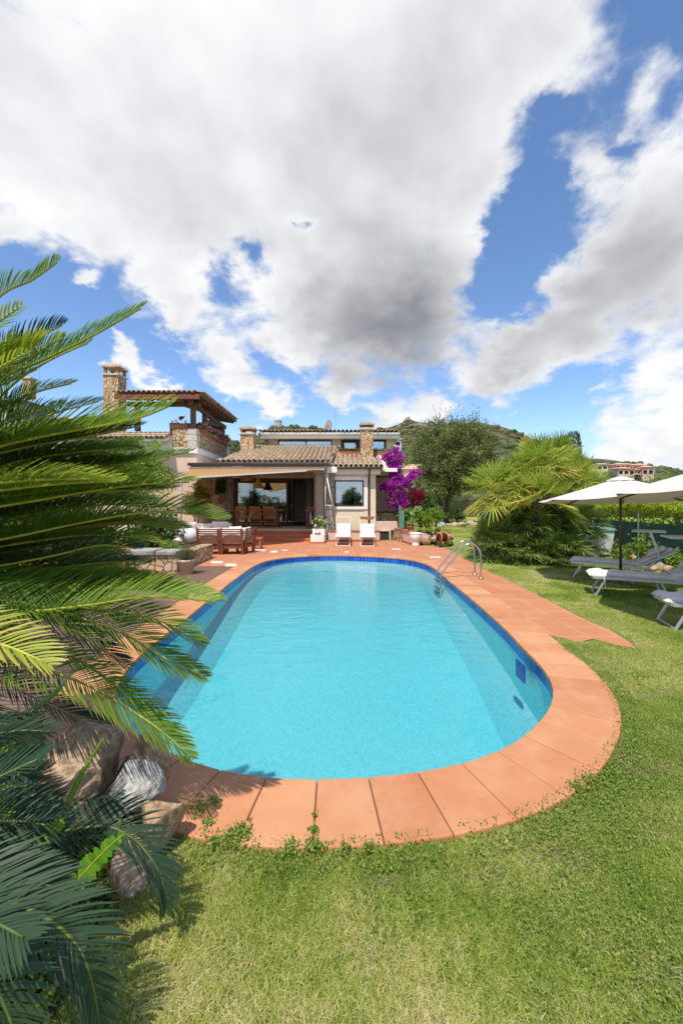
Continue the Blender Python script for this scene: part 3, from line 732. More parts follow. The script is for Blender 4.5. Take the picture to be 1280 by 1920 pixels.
# ------------------------------------------------------------------ roof tiles
def tile_plane(name, org, u, v, ul, vl, umin, umax, parent, m='rooftile', pitch=.235, run=.38, under=True):
    """rows of half-round clay tiles on the plane org + u*s + v*t, umin/umax limit s at each t"""
    org, u, v = Vector(org), Vector(u).normalized(), Vector(v).normalized(); nn = u.cross(v).normalized()
    b = MB(); nc = int(ul/pitch)+1; nr = int(vl/run+.999)
    for c in range(nc+1):
        s0 = c*pitch
        for r in range(nr):
            t0 = r*run; t1 = min(t0+run*1.12, vl); tm = (t0+t1)/2
            if not (umin(tm)-.02 <= s0 <= umax(tm)+.02): continue
            b.cur = random.random(); js = random.uniform(-.012, .012); jt = random.uniform(-.015, .015)
            for kind in (0, 1):
                sc = s0+js+(pitch/2 if kind else 0)
                if kind and not (umin(tm) <= sc <= umax(tm)): continue
                ra, rb = (.098, .078) if not kind else (.085, .1)
                rows = []
                for t, rad, lift in ((t0+jt-.03, ra, .034 if not kind else .03), (t1+jt, rb, .008 if not kind else .012)):
                    ring = []
                    for j in range(7):
                        a = PI*j/6
                        hgt = math.sin(a)*rad*.85*(1 if not kind else -1)+lift+(.045 if not kind else .06)
                        ring.append(org+u*(sc-math.cos(a)*rad)+v*t+nn*hgt)
                    rows.append(b.vs(ring))
                for j in range(6): b.f.append((rows[0]+j, rows[0]+j+1, rows[1]+j+1, rows[1]+j))
                if not kind:           # thickness at the lower end
                    ring = [org+u*(sc-math.cos(PI*j/6)*(ra-.018))+v*(t0+jt-.03)+nn*(math.sin(PI*j/6)*(ra-.018)*.85+.079) for j in range(7)]
                    q = b.vs(ring)
                    for j in range(6): b.f.append((rows[0]+j+1, rows[0]+j, q+j, q+j+1))
    o = b.build(name, m, parent, True, rnd=True)
    if under:
        ts = [0, vl]; q = MB(); q.cur = .2
        a0, a1, c0, c1 = (org+u*max(0, umin(0))-nn*.012, org+u*min(ul, umax(0))-nn*.012, org+u*max(-9, umin(vl))+v*vl-nn*.012, org+u*min(ul+9, umax(vl))+v*vl-nn*.012)
        dn = nn*.11; q.hexa([a0-dn, a1-dn, c1-dn, c0-dn, a0, a1, c1, c0])
        q.build('roof_deck', 'oldwood' if under == 'wood' else 'white', o)
    return o
def wallbox(b, x0, x1, z0, z1, y0, y1, holes):
    """wall slab facing the viewer with rectangular openings (hx0,hx1,hz0,hz1), butted pieces"""
    xs = sorted({x0, x1, *[h[0] for h in holes], *[h[1] for h in holes]})
    for a, c in zip(xs, xs[1:]):
        cuts = sorted([(h[2], h[3]) for h in holes if h[0] <= a+1e-6 and h[1] >= c-1e-6]); z = z0
        for p, q in cuts:
            if p > z+1e-4: b.box(a, c, y0, y1, z, p)
            z = q
        if z < z1-1e-4: b.box(a, c, y0, y1, z, z1)
def window(parent, x0, x1, z0, z1, y, fw=.07, m='darkwood', mull=(), glass='glass', name='window', dep=.07):
    b = MB()
    b.box(x0, x1, y, y+dep, z1-fw, z1).box(x0, x1, y, y+dep, z0, z0+fw).box(x0, x0+fw, y, y+dep, z0+fw, z1-fw).box(x1-fw, x1, y, y+dep, z0+fw, z1-fw)
    for q in mull: b.box(q-fw/2, q+fw/2, y+.005, y+dep-.005, z0+fw, z1-fw)
    f = b.build(name, m, parent, bevel=.006)
    MB().box(x0+fw, x1-fw, y+dep*.45, y+dep*.45+.006, z0+fw, z1-fw).build('pane', glass, f)
    return f
def chimney(parent, x0, x1, y0, z0, z1, zc, cap=.12):
    w_ = x1-x0; y1 = y0+w_; b = MB().box(x0, x1, y0, y1, z0, z1)
    c = b.build('chimney', 'fieldstone_small', parent)
    MB().box(x0-.06, x1+.06, y0-.06, y1+.06, z1, z1+.09).build('chimney_slab', 'trim', c, bevel=.012)
    b = MB(); hp = (zc-z1-.09)*.45
    for x in np.linspace(x0+.07, x1-.07, 3 if w_ > .9 else 2):
        for y in np.linspace(y0+.07, y1-.07, 3 if w_ > .9 else 2):
            if w_ > .9 and abs(x-(x0+x1)/2) < .05 and abs(y-(y0+y1)/2) < .05: continue
            b.box(x-.06, x+.06, y-.06, y+.06, z1+.09, z1+.09+hp)
    b.each('chimney_pillar', 'terracotta', c)
    zb = z1+.09+hp; b = MB(); xc, yc = (x0+x1)/2, (y0+y1)/2; e = .07
    b.box(x0-e, x1+e, y0-e, y1+e, zb, zb+.06); cs = [(x0-e, y0-e), (x1+e, y0-e), (x1+e, y1+e), (x0-e, y1+e)]
    for p, q in zip(cs, cs[1:]+cs[:1]):
        k = 7
        for j in range(k):     # ridged tile cap
            b.cur = random.random()
            a0 = Vector((p[0]+(q[0]-p[0])*j/k, p[1]+(q[1]-p[1])*j/k, zb+.06)); a1 = Vector((p[0]+(q[0]-p[0])*(j+1)/k, p[1]+(q[1]-p[1])*(j+1)/k, zb+.06))
            m0 = (a0+a1)/2+Vector((0, 0, .05)); t = Vector((xc, yc, zc)); b.face(a0, m0, t); b.face(m0, a1, t); b.face(a0, a1, m0)
    b.build('chimney_cap', 'rooftile', c, rnd=True)
    return c

# ------------------------------------------------------------------ main house
FZ = .48
house = thing('villa', 'cream villa with clay tile roofs and glass doors behind the pool', 'house', (-1.5, 21, 0))
terr = MB().box(-7., -.72, 18.42, 21.6, -.1, FZ).build('terrace', 'trim'); terr['kind'] = 'structure'
st = MB(); st.box(-7., -1.2, 17.72, 18.06, -.1, .16).box(-7., -1.2, 18.06, 18.4, -.1, .32).box(-7., -1.2, 18.4, 18.418, .32, .45)
o = st.build('terrace_steps', 'steps', None, bevel=.012); o['kind'] = 'structure'
b = MB(); wallbox(b, -7., -.70, FZ-.3, 3.9, 21.6, 21.9, [(-5.87, -1.5, FZ, 3.06)]); b.build('back_wall', 'pink', house)
b = MB(); wallbox(b, -.70, 1.62, 0, 3.12, 18.9, 19.15, [(-.33, 1.06, 1.55, 2.80)])
b.box(1.37, 1.62, 19.15, 23.4, 0, 3.12).box(-.70, -.45, 19.15, 21.6, 0, 3.4); b.build('wing_wall', 'stucco', house)
# stepped fascia and trims of the wing
MB().box(-.62, 1.82, 18.72, 18.898, 3.07, 3.30).build('fascia', 'white', house, bevel=.01)
b = MB().box(-.33, 1.06, 18.86, 18.898, 2.80, 2.97).box(1.06, 1.24, 18.86, 18.898, 1.42, 2.97).box(-.33, 1.06, 18.84, 18.898, 1.42, 1.55)
b.build('window_surround', 'white', house, bevel=.006)
w1 = window(house, -.33, 1.06, 1.55, 2.80, 18.97, .06)
def curtain(x0, x1, y, z0, z1, k, parent):
    MB().grid(lambda a, c: (x0+(x1-x0)*a, y+.03*math.sin(a*k*2*PI+.5*math.sin(c*3)), z0+(z1-z0)*c), k*10, 4).build('curtain', 'curtain', parent, True, solid=.004)
curtain(-.3, .0, 19.22, 1.58, 2.78, 4, w1); curtain(.62, 1.04, 19.22, 1.58, 2.78, 5, w1)
MB().box(-.45, 1.37, 21.2, 21.3, 0, 3.1).box(-.45, 1.37, 19.2, 21.2, 0.9, .95).box(-.45, 1.37, 19.2, 21.2, 3.0, 3.1).build('interior_wall', 'dark', house)
# stone pilaster, granite column
b = MB()
for j in range(9): b.box(-.70-.02*(j % 2), -.335+.0*(j % 2), 18.70, 18.88, .0+j*.35, .343+j*.35)
b.build('pilaster', 'granite', house, bevel=.02)
b = MB()
b.box(-1.21, -.84, 18.44, 18.80, FZ, 3.02); c_ = b.build('column', 'granite_col', house, bevel=.03)
MB().box(-1.27, -.78, 18.38, 18.86, 3.02, 3.10).box(-1.33, -.72, 18.32, 18.92, 3.10, 3.26).build('capital', 'granite_col', c_, bevel=.03)
MB().box(-1.26, -.79, 18.41, 18.85, FZ, FZ+.12).build('column_base', 'granite_col', c_, bevel=.02)
b = MB()
for j in range(8): b.box(-6.28+.015*(j % 2), -5.90, 21.42, 21.6, FZ+j*.34, FZ+.333+j*.34)
b.build('door_jamb_stones', 'granite', house, bevel=.015)
# veranda soffit and beam over the doors
MB().box(-6.9, -.72, 18.1, 21.55, 3.30, 3.38).build('veranda_soffit', 'white', house)
MB().box(-5.95, -1.42, 21.5, 21.598, 3.06, 3.22).build('door_lintel', 'trim', house)
# sliding glass doors
door = MB(); fx0, fx1, z0, z1, y = -5.87, -1.5, FZ, 3.06, 21.62
door.box(fx0, fx1, y, y+.12, z1-.1, z1).box(fx0, fx0+.12, y, y+.12, z0, z1-.1).box(fx1-.1, fx1, y, y+.12, z0, z1-.1).box(fx0+.12, fx1-.1, y, y+.12, z0, z0+.05)
door = door.build('sliding_door', 'darkwood', house, bevel=.008)
def leaf(x0, x1, y, parent):
    b = MB(); s_ = .14
    b.box(x0, x1, y, y+.06, z1-.26, z1-.1).box(x0, x1, y, y+.06, z0+.05, z0+.2).box(x0, x0+s_, y, y+.06, z0+.2, z1-.26).box(x1-s_, x1, y, y+.06, z0+.2, z1-.26)
    f = b.build('door_leaf', 'darkwood', parent, bevel=.006)
    return f
l1 = leaf(-5.75, -2.86, 21.63, door); MB().box(-5.61, -3.0, 21.655, 21.663, z0+.2, z1-.26).build('door_pane', 'doorglass', door)
l2 = leaf(-3.02, -2.62, 21.70, door)
MB().tube([(-2.74, 21.60, 1.40), (-2.74, 21.58, 1.42), (-2.74, 21.58, 1.62), (-2.74, 21.60, 1.64)], .012).build('door_handle', 'steel', door)
# room behind the doors: dark floor, plaster walls, curtain, open stair
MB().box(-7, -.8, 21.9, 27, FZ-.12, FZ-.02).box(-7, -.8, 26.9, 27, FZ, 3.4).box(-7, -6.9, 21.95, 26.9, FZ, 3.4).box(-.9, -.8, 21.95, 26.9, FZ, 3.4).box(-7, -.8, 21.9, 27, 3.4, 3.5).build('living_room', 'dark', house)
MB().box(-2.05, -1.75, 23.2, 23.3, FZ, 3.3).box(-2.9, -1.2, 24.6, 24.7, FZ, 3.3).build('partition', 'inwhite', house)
b = MB()
for j in range(9): b.box(-2.62, -2.08, 22.9+j*.12, 23.14+j*.12, FZ+.22+j*.27, FZ+.27+j*.27)
b.build('stair_treads', 'inwhite', house)
curtain(-5.6, -4.85, 21.95, FZ+.03, 3.0, 7, house)
# lower roof over the veranda
u = Vector((1, 0, 0)); v = Vector((0, 5.2, 1.42)); vl = v.length
tile_plane('veranda_roof', (-5.55, 17.98, 3.56), u, v, 5.6, vl, lambda t: .75*t/vl-.05, lambda t: 4.98+.46*t/vl, house)
MB().box(-6.9, -.55, 17.86, 17.975, 3.40, 3.535).build('gutter', 'darkmetal', house, bevel=.02)
MB().box(-6.85, -.6, 17.98, 18.12, 3.39, 3.5).box(-6.9, -5.5, 18.12, 21.5, 3.4, 3.48).build('eave_board', 'white', house)
# right wing roof
v = Vector((0, 2.5, .82)); vl2 = v.length
tile_plane('wing_roof', (-.50, 18.58, 3.40), u, v, 2.55, vl2, lambda t: .1*t/vl2, lambda t: 2.42, house)
MB().box(-.22, 1.90, 18.46, 18.58, 3.30, 3.405).build('wing_gutter', 'darkmetal', house, bevel=.02)
MB().tube([(1.30, 18.52, 3.3), (1.30, 18.60, 3.12), (1.30, 18.80, 3.0), (1.30, 18.82, 2.9), (1.30, 18.82, .5)], .04, 10).build('downpipe', 'darkmetal', house, True)
MB().box(-.7, -.2, 18.46, 18.70, 3.12, 3.40).build('corner_block', 'white', house, bevel=.02)
b = MB().hexa([(1.93,18.55,3.25),(2.05,18.55,3.25),(2.05,21.2,3.25),(1.93,21.2,3.25),(1.93,18.55,3.50),(2.05,18.55,3.50),(2.05,21.2,4.32),(1.93,21.2,4.32)])
b.build('gable_verge', 'white', house)
# upper storey
b = MB(); wallbox(b, -4.25, 3.08, 3.9, 5.62, 23.4, 23.65, [(-3.73, -.56, 4.92, 5.46), (-.03, 1.08, 4.72, 5.46), (1.62, 2.62, 4.72, 5.46)])
b.box(2.83, 3.08, 23.65, 27, 3.9, 5.62).box(-4.25, -4.0, 23.65, 27, 3.9, 5.62); b.build('upper_wall', 'stucco', house)
window(house, -3.73, -.56, 4.92, 5.46, 23.46, .07, mull=(-2.1,)); window(house, -.03, 1.08, 4.72, 5.46, 23.46, .2); window(house, 1.62, 2.62, 4.72, 5.46, 23.46, .12)
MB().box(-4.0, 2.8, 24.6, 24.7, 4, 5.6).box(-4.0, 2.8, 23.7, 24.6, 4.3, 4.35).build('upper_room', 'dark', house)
MB().box(-4.62, 3.34, 22.85, 22.97, 5.42, 5.74).box(-4.62, -4.5, 22.97, 27, 5.42, 5.74).box(3.22, 3.34, 22.97, 27, 5.42, 5.74).box(-4.5, 3.22, 22.97, 23.4, 5.44, 5.5).build('upper_fascia', 'white', house, bevel=.008)
v = Vector((0, 4.2, .55)); vl3 = v.length
tile_plane('upper_roof', (-4.62, 22.72, 5.76), u, v, 7.98, vl3, lambda t: 0, lambda t: 7.96, house)
MB().box(-.2, 2.0, 21.15, 21.35, 3.9, 4.42).box(2.05, 2.9, 21.0, 21.2, 3.3, 4.5).build('parapet', 'stucco', house)
chimney(house, .99, 1.58, 19.95, 3.6, 5.39, 5.83); chimney(house, -5.42, -4.72, 21.4, 2.9, 5.40, 5.95)
# porch slab on the right with lattice below
MB().box(1.62, 2.72, 19.4, 22.6, 3.24, 3.42).build('porch_roof', 'white', house, bevel=.01)
MB().box(1.62, 2.95, 22.2, 22.4, 0, 3.2).build('porch_wall', 'pink', house)
b = MB().box(1.64, 2.9, 20.3, 20.6, 0, 1.22); b.build('porch_plinth', 'fieldstone', house)
lat = thing('lattice_screen', 'dark brown diamond lattice screen beside the villa window', 'lattice', (2.2, 20.45, 1.22))
b = MB(); x0, x1, z0_, z1_ = 1.68, 2.86, 1.24, 3.05; k = 11
for q in np.arange(-1.9, 1.3, .155):
    for sgn in (1, -1):
        pts = []
        for t in np.linspace(0, 1, 60):
            z = z0_+(z1_-z0_)*t; x = (x0+q+(z-z0_)*.8) if sgn > 0 else (x1-q-(z-z0_)*.8)
            if x0 <= x <= x1: pts.append((x, 20.44+.012*sgn, z))
        if len(pts) > 1: b.bar(pts[0], pts[-1], .03, .012, (0, 1, 0))
b.build('lattice', 'darkwood', lat)
MB().box(x0-.05, x1+.05, 20.41, 20.47, z1_, z1_+.06).box(x0-.05, x1+.05, 20.41, 20.47, z0_-.02, z0_+.04).box(x0-.05, x0, 20.41, 20.47, z0_+.04, z1_).box(x1, x1+.05, 20.41, 20.47, z0_+.04, z1_).build('lattice_frame', 'darkwood', lat)
# awning with cassette, cloth and folding arm
aw = thing('awning', 'orange canvas awning rolled out over the seating corner', 'awning', (-4, 18, 3.3))
MB().box(-6.85, -.75, 17.94, 18.10, 3.20, 3.36).build('cassette', 'trim', aw, bevel=.02)
c0, c1, c2, c3 = Vector((-6.8, 17.93, 3.24)), Vector((-.9, 17.93, 3.24)), Vector((-1.5, 17.0, 3.10)), Vector((-5.35, 13.3, 2.56))
def cl(a, c):
    p = c0.lerp(c1, a).lerp(c3.lerp(c2, a), c); p.z -= .10*math.sin(PI*a)*math.sin(PI*c)*.6; return p
M['awncloth'] = leafmat('awning_canvas', [(.62,.36,.15),(.62,.36,.15)], .45, .9, .1, 1.1)
MB().grid(cl, 16, 12).build('awning_cloth', 'awncloth', aw, True)
MB().bar(c3+Vector((0, -.02, .0)), c2+Vector((0, -.02, .0)), .06, .06).build('front_rail', 'white', aw)
b = MB().tube([(-.72, 18.25, 3.16), (-.50, 17.9, 2.1), (-.40, 17.95, 1.62)], .028, 8).tube([(-.74, 18.3, 3.1), (-.74, 18.3, 1.1)], .022, 8).tube([(-.74, 18.3, 1.62), (-.38, 17.95, 1.60)], .02, 8).tube([(-.62, 18.3, 3.15), (-.62, 18.3, 2.75), (-.74, 18.3, 2.6)], .018, 8)
b.build('awning_arm', 'white', aw, True)
# satellite dish and aerials
dp = P(612, 806, 23.2); ds = thing('satellite_dish', 'white satellite dish on the upper roof edge', 'satellite dish', dp)
b = MB().lathe([(.001, 0), (.15, .012), (.30, .05), (.42, .10), (.425, .115), (.30, .066), (.001, .016)], n=26)
rot = Matrix.Rotation(math.radians(24), 4, 'Y') @ Matrix.Rotation(math.radians(62), 4, 'Z') @ Matrix.Rotation(math.radians(84), 4, 'X')
b.v = [rot @ Vector(p)+dp+Vector((0, 0, .18)) for p in b.v]; b.build('dish', 'white', ds, True)
MB().tube([dp+Vector((.1, 0, -.3)), dp+Vector((.1, 0, .25)), dp+Vector((.02, .0, .2))], .025).build('dish_mast', 'alu', ds)
M['aerial'] = mat('dull_grey_metal', (.30, .30, .31), .6)
def aerial(x, y, z0, z1, label):
    t = thing('tv_aerial', label, 'aerial', (x, y, z0)); MB().tube([(x, y, z0), (x, y, z1)], .014, 6).build('mast', 'aerial', t)
    b = MB()
    for zz_, L, k in ((z1-.05, 1.5, 9), (z1-.5, .9, 5)):
        b.tube([(x-L*.5, y, zz_-.05), (x+L*.6, y, zz_+.07)], .008, 5)
        for j in range(k):
            xx = x-L*.5+L*1.1*j/(k-1); zc = zz_-.05+.12*j/(k-1); h = .30-.012*j
            b.tube([(xx-.05, y-h*.5, zc-h*.3), (xx+.05, y+h*.5, zc+h*.3)], .004, 4)
    b.build('antenna', 'aerial', t)
aerial(-.35, 23.6, 5.7, 7.35, 'spiky tv aerial mast beside the satellite dish')
# window boxes on the upper parapet
def flowerbox(x0, x1, y, z, label, m='green', n=7, fl=None, h=.2, d=.22, g='planter boxes under the upper windows', along=None):
    t = thing('window_box', label, 'planter', ((x0+x1)/2, y, z), g)
    if along is None: MB().box(x0, x1, y-d/2, y+d/2, z, z+h).box(x0-.015, x1+.015, y-d/2-.015, y+d/2+.015, z+h-.045, z+h+.005).build('box', 'terracotta', t, bevel=.01)
    e = [(x0+(x1-x0)*(j+.5)/n, y, z+h+.06, (x1-x0)/n*.8, d*.6, .15) for j in range(n)]
    pts, R, out = clumps(e, n*9, 14, .06, .2); k_ = pts[:, 2] > z+h*.6
    V, F, R = leaves(pts[k_], .06, R[k_], .3, .5, out[k_]); npmesh('plant', V, F, m, t, R)
    return t
flowerbox(-.10, .62, 20.95, 4.19+.02, 'terracotta window box left of the right chimney, with yellowish trailing leaves', 'golden', 6)
flowerbox(.66, .97, 20.95, 4.19+.02, 'short terracotta window box touching the right chimney with sparse reddish plants', 'greyleaf', 3)
flowerbox(1.64, 2.40, 20.95, 4.19+.02, 'terracotta window box right of the chimney near the bougainvillea', 'greyleaf', 6)

# ------------------------------------------------------------------ left building with first-floor pergola
lb = thing('terrace_house', 'taller house wing with a stone balcony and wooden pergola roof', 'house', (-10, 22, 0))
MB().box(-14, -7.0, 19.3, 27, -.1, 4.12).build('wall', 'pink', lb)
MB().box(-14, -6.93, 19.2, 24.6, 4.12, 4.40).build('balcony_slab', 'white', lb, bevel=.01)
b = MB().box(-8.15, -7.0, 19.24, 19.5, 4.40, 5.30).box(-7.26, -7.0, 19.5, 24.4, 4.40, 5.22); b.build('balcony_wall', 'fieldstone', lb)
b = MB()
for j in range(3): b.box(-7.42-.12*(j % 2), -6.975, 19.215, 19.60+.15*(j % 2), 4.402+j*.31, 4.70+j*.31)
b.build('quoin', 'trim', lb, bevel=.02)
MB().hexa([(-7.2,24.4,4.4),(-6.98,24.4,4.4),(-6.98,26,4.0),(-7.2,26,4.0),(-7.2,24.4,5.25),(-6.98,24.4,5.25),(-6.98,26,4.2),(-7.2,26,4.2)]).build('balcony_end', 'white', lb)
MB().box(-12.6, -8.15, 19.21, 19.45, 4.40, 4.95).build('parapet', 'white', lb)
tile_plane('lean_to_roof', (-12.6, 18.6, 4.72), (1, 0, 0), (0, 1., .42), 4.4, 1.0, lambda t: 0, lambda t: 4.38, lb)
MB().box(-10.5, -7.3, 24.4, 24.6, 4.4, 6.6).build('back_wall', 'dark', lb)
b = MB()
for x, y in ((-7.2, 19.38), (-7.2, 21.0), (-7.2, 24.2), (-9.9, 19.38)): b.box(x-.11, x+.11, y-.11, y+.11, 5.22, 6.42)
b.each('post', 'oldwood', lb, bevel=.015)
b = MB().bar((-10.4, 19.38, 6.52), (-6.85, 19.38, 6.52), .2, .22)
for p, q in (((-7.2, 18.9, 6.56), (-7.2, 20.6, 6.50)), ((-7.2, 20.6, 6.50), (-7.2, 22.4, 6.38)), ((-7.2, 22.4, 6.38), (-7.2, 24.7, 6.40)), ((-7.22, 21.1, 6.05), (-7.22, 23.4, 6.26))): b.bar(p, q, .18, .22)
b.build('beam', 'oldwood', lb, bevel=.02)
b = MB()
for y in np.arange(18.95, 24.8, .55): b.bar((-7.9, y, 6.86), (-6.6, y, 6.66), .10, .14)
for x in np.arange(-10.3, -6.9, .6): b.bar((x, 18.72, 6.68), (x, 20.5, 7.02), .10, .14)
b.build('rafter', 'oldwood', lb)
MB().box(-10.6, -6.62, 18.60, 18.66, 6.58, 6.80).build('eave_fascia', 'teak', lb)
v = Vector((0, 3.0, .78)); v4 = v.length
tile_plane('pergola_roof', (-10.6, 18.6, 6.84), (1, 0, 0), v, 4.1, v4, lambda t: 0, lambda t: 4.06-2.9*t/v4, lb, under='wood')
v = Vector((-2.9, 0, .78)); v5 = v.length
tile_plane('pergola_hip_roof', (-6.50, 18.6, 6.84), (0, 1, 0), v, 6.3, v5, lambda t: 3.0*t/v5, lambda t: 6.2-3.*t/v5*.2, lb, under='wood')
chimney(lb, -12.66, -11.86, 21.2, 4.4, 8.52, 9.36)
flowerbox(-8.3, -7.45, 19.36, 5.32, 'terracotta planter with one red geranium on the pergola wall', 'green', 4, g='planter boxes on the pergola balcony')
rp = P(340.5, 783, 19.36); pts, R, out = clumps([(rp.x, rp.y, rp.z, .12, .1, .1)], 10, 12, .05, .2); V, F, R = leaves(pts, .07, R, .3, .9, out)
gp = thing('geranium', 'red geranium bloom above the pergola wall planter', 'flower', (rp.x, rp.y, rp.z-.15)); npmesh('bloom', V, F, 'redpetal', gp, R)
MB().tube([(rp.x, rp.y, rp.z-.2), (rp.x, rp.y, rp.z)], .012, 5).build('stem', 'greenplastic', gp)
for j, (y0, y1) in enumerate(((19.9, 21.4), (21.5, 22.9), (23.0, 24.3))):
    t = thing('balcony_planter', ('balcony planter nearest the stone corner, with pink flowers', 'middle balcony planter on the stone wall, purple and pink flowers', 'balcony planter at the far end of the stone wall, with pale pink flowers')[j], 'planter', (-7.02, y0, 5.2), 'planter boxes on the pergola balcony')
    MB().box(-7.13, -6.90, y0, y1, 5.22, 5.42).build('box', 'terracotta', t, bevel=.01)
    e = [(-6.98, y0+(y1-y0)*(q+.5)/6, 5.55, .24, .18, .24) for q in range(6)]
    pts, R, out = clumps(e, 60, 16, .09, .3); V, F, R = leaves(pts, .085, R, .3, .5, out); npmesh('plant', V, F, 'green', t, R)
    pts, R, out = clumps(e, 46, 12, .075, .85); V, F, R = leaves(pts, .085, R, .3, .95, out); npmesh('blossom', V, F, ('petal', 'petal', 'petal')[j], t, R)
# ------------------------------------------------------------------ walls and fittings around the terrace
wl = thing('planter_wall', 'low pink planter wall with terracotta cap behind the two white sun loungers', 'wall', (.45, 17.8, 0))
MB().box(-.60, 1.70, 17.74, 18.0, .09, .45).build('wall', 'pink', wl)
MB().box(-.62, 1.73, 17.71, 18.02, .452, .50).build('cap', 'terracotta', wl, bevel=.01)
MB().box(-.60, 1.71, 17.725, 18.0, -.02, .088).build('skirting', 'terracotta', wl)
MB().box(-.60, 1.62, 18.0, 18.88, -.02, .42).build('soil', 'soil', wl)
pts, R, out = clumps([(x, 18.3, .46, .22, .15, .14) for x in (-.2, .4, 1.0, 1.4)], 50, 12, .06, .2); V, F, R = leaves(pts, .07, R, .3, .5, out); npmesh('plants', V, F, 'golden', wl, R)
hw = thing('cellar_hatch', 'pale framed dark cellar hatch sunk beside the low planter wall', 'hatch', (2., 18.7, 0))
MB().box(1.62, 2.62, 18.62, 18.9, .46, .86).build('wall', 'pink', hw)
MB().box(1.70, 1.76, 18.55, 18.62, -.05, .46).box(2.22, 2.30, 18.55, 18.62, -.05, .46).box(1.76, 2.22, 18.55, 18.62, .40, .46).build('frame', 'trim', hw, bevel=.008)
MB().box(1.76, 2.22, 18.60, 18.62, -.05, .40).build('opening', 'dark', hw)
gw = thing('garden_wall', 'low garden wall with terracotta cap running from the house to the white urn', 'wall', (2.7, 17.8, 0))
def slab(b, p, q, w_, z0, z1):
    p, q = Vector(p), Vector(q); d = (q-p).normalized(); s_ = Vector((-d.y, d.x, 0))*w_/2
    return b.hexa([(*(p-s_)[:2], z0), (*(q-s_)[:2], z0), (*(q+s_)[:2], z0), (*(p+s_)[:2], z0), (*(p-s_)[:2], z1), (*(q-s_)[:2], z1), (*(q+s_)[:2], z1), (*(p+s_)[:2], z1)])
b = MB(); slab(b, (2.52, 19.2, 0), (2.96, 16.45, 0), .24, .08, .50); slab(b, (3.08, 16.40, 0), (3.5, 16.60, 0), .24, .08, .46); b.build('wall', 'pink', gw, bevel=.01)
b = MB(); slab(b, (2.52, 19.22, 0), (2.965, 16.42, 0), .31, .502, .555); b.build('cap', 'terracotta', gw, bevel=.012)
b = MB(); slab(b, (2.53, 19.2, 0), (2.965, 16.44, 0), .26, -.02, .078); b.build('skirting', 'terracotta', gw)
b = MB(); slab(b, (2.385, 18.9, 0), (2.62, 17.45, 0), .03, .0, .44); b.build('stone_facing', 'fieldstone', gw)
b = MB(); slab(b, (3.3, 18.6, 0), (3.75, 16.75, 0), 1.0, -.03, .40); o = b.build('garden_soil', 'soil'); o['kind'] = 'structure'
gp = thing('gate', 'weathered green timber gate leaf above the low garden wall', 'gate', (2.62, 17.6, .55))
MB().box(2.53, 2.60, 17.55, 17.63, .55, 1.62).build('post', 'greenplastic', gp, bevel=.008)
MB().box(2.602, 2.76, 17.57, 17.61, .62, 1.38).build('panel', 'greenplastic', gp, bevel=.006)

# thin pale slips on the paving, standing in for reflected light
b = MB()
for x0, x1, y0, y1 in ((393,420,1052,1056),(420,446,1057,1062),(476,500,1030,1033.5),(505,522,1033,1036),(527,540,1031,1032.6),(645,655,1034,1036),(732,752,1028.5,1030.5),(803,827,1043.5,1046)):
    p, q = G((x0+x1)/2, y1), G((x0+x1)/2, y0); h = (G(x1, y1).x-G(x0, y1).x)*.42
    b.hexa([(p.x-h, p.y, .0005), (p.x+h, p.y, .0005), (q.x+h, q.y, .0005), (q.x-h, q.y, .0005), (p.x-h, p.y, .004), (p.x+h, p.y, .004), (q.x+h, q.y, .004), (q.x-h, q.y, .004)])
M['light_patch'] = mat('pale_light_patch', (.74, .68, .58), .6, (.62, .55, .46), 6.)
o = b.build('paving_light_patches', 'light_patch'); o['kind'] = 'structure'

# two-tier planter by the steps
tp = thing('planter_box', 'cream two-step planter with white flowers beside the terrace steps', 'planter', (-.98, 17.2, 0))
b = MB(); 
for (x0, x1, y0, y1, h) in ((-1.32, -.74, 16.95, 17.28, .36), (-1.26, -.74, 17.28, 17.62, .60)):
    b.box(x0, x1, y0, y0+.05, .07, h).box(x0, x1, y1-.05, y1-.001, .07, h).box(x0, x0+.05, y0+.05, y1-.05, .07, h).box(x1-.05, x1, y0+.05, y1-.05, .07, h).box(x0+.05, x1-.05, y0+.05, y1-.05, .07, h-.05)
b.build('box', 'white', tp)
MB().box(-1.34, -.72, 16.94, 17.62, 0, .068).build('skirting', 'terracotta', tp)
pts, R, out = clumps([(-1.05, 17.42, .86, .24, .2, .26), (-.9, 17.42, .8, .2, .2, .25)], 60, 14, .07, .3); V, F, R = leaves(pts, .085, R, .3, .5, out); npmesh('plant', V, F, 'green', tp, R)
pts, R, out = clumps([(-1.0, 17.40, .90, .28, .22, .26)], 16, 8, .045, .95); V, F, R = leaves(pts, .07, R, .3, .95, out); npmesh('blossom', V, F, 'whitepetal', tp, R)
pts, R, out = clumps([(-1.0, 17.12, .38, .22, .1, .08)], 22, 10, .04, .3); V, F, R = leaves(pts, .05, R, .3, .5, out); npmesh('creeper', V, F, 'golden', tp, R)

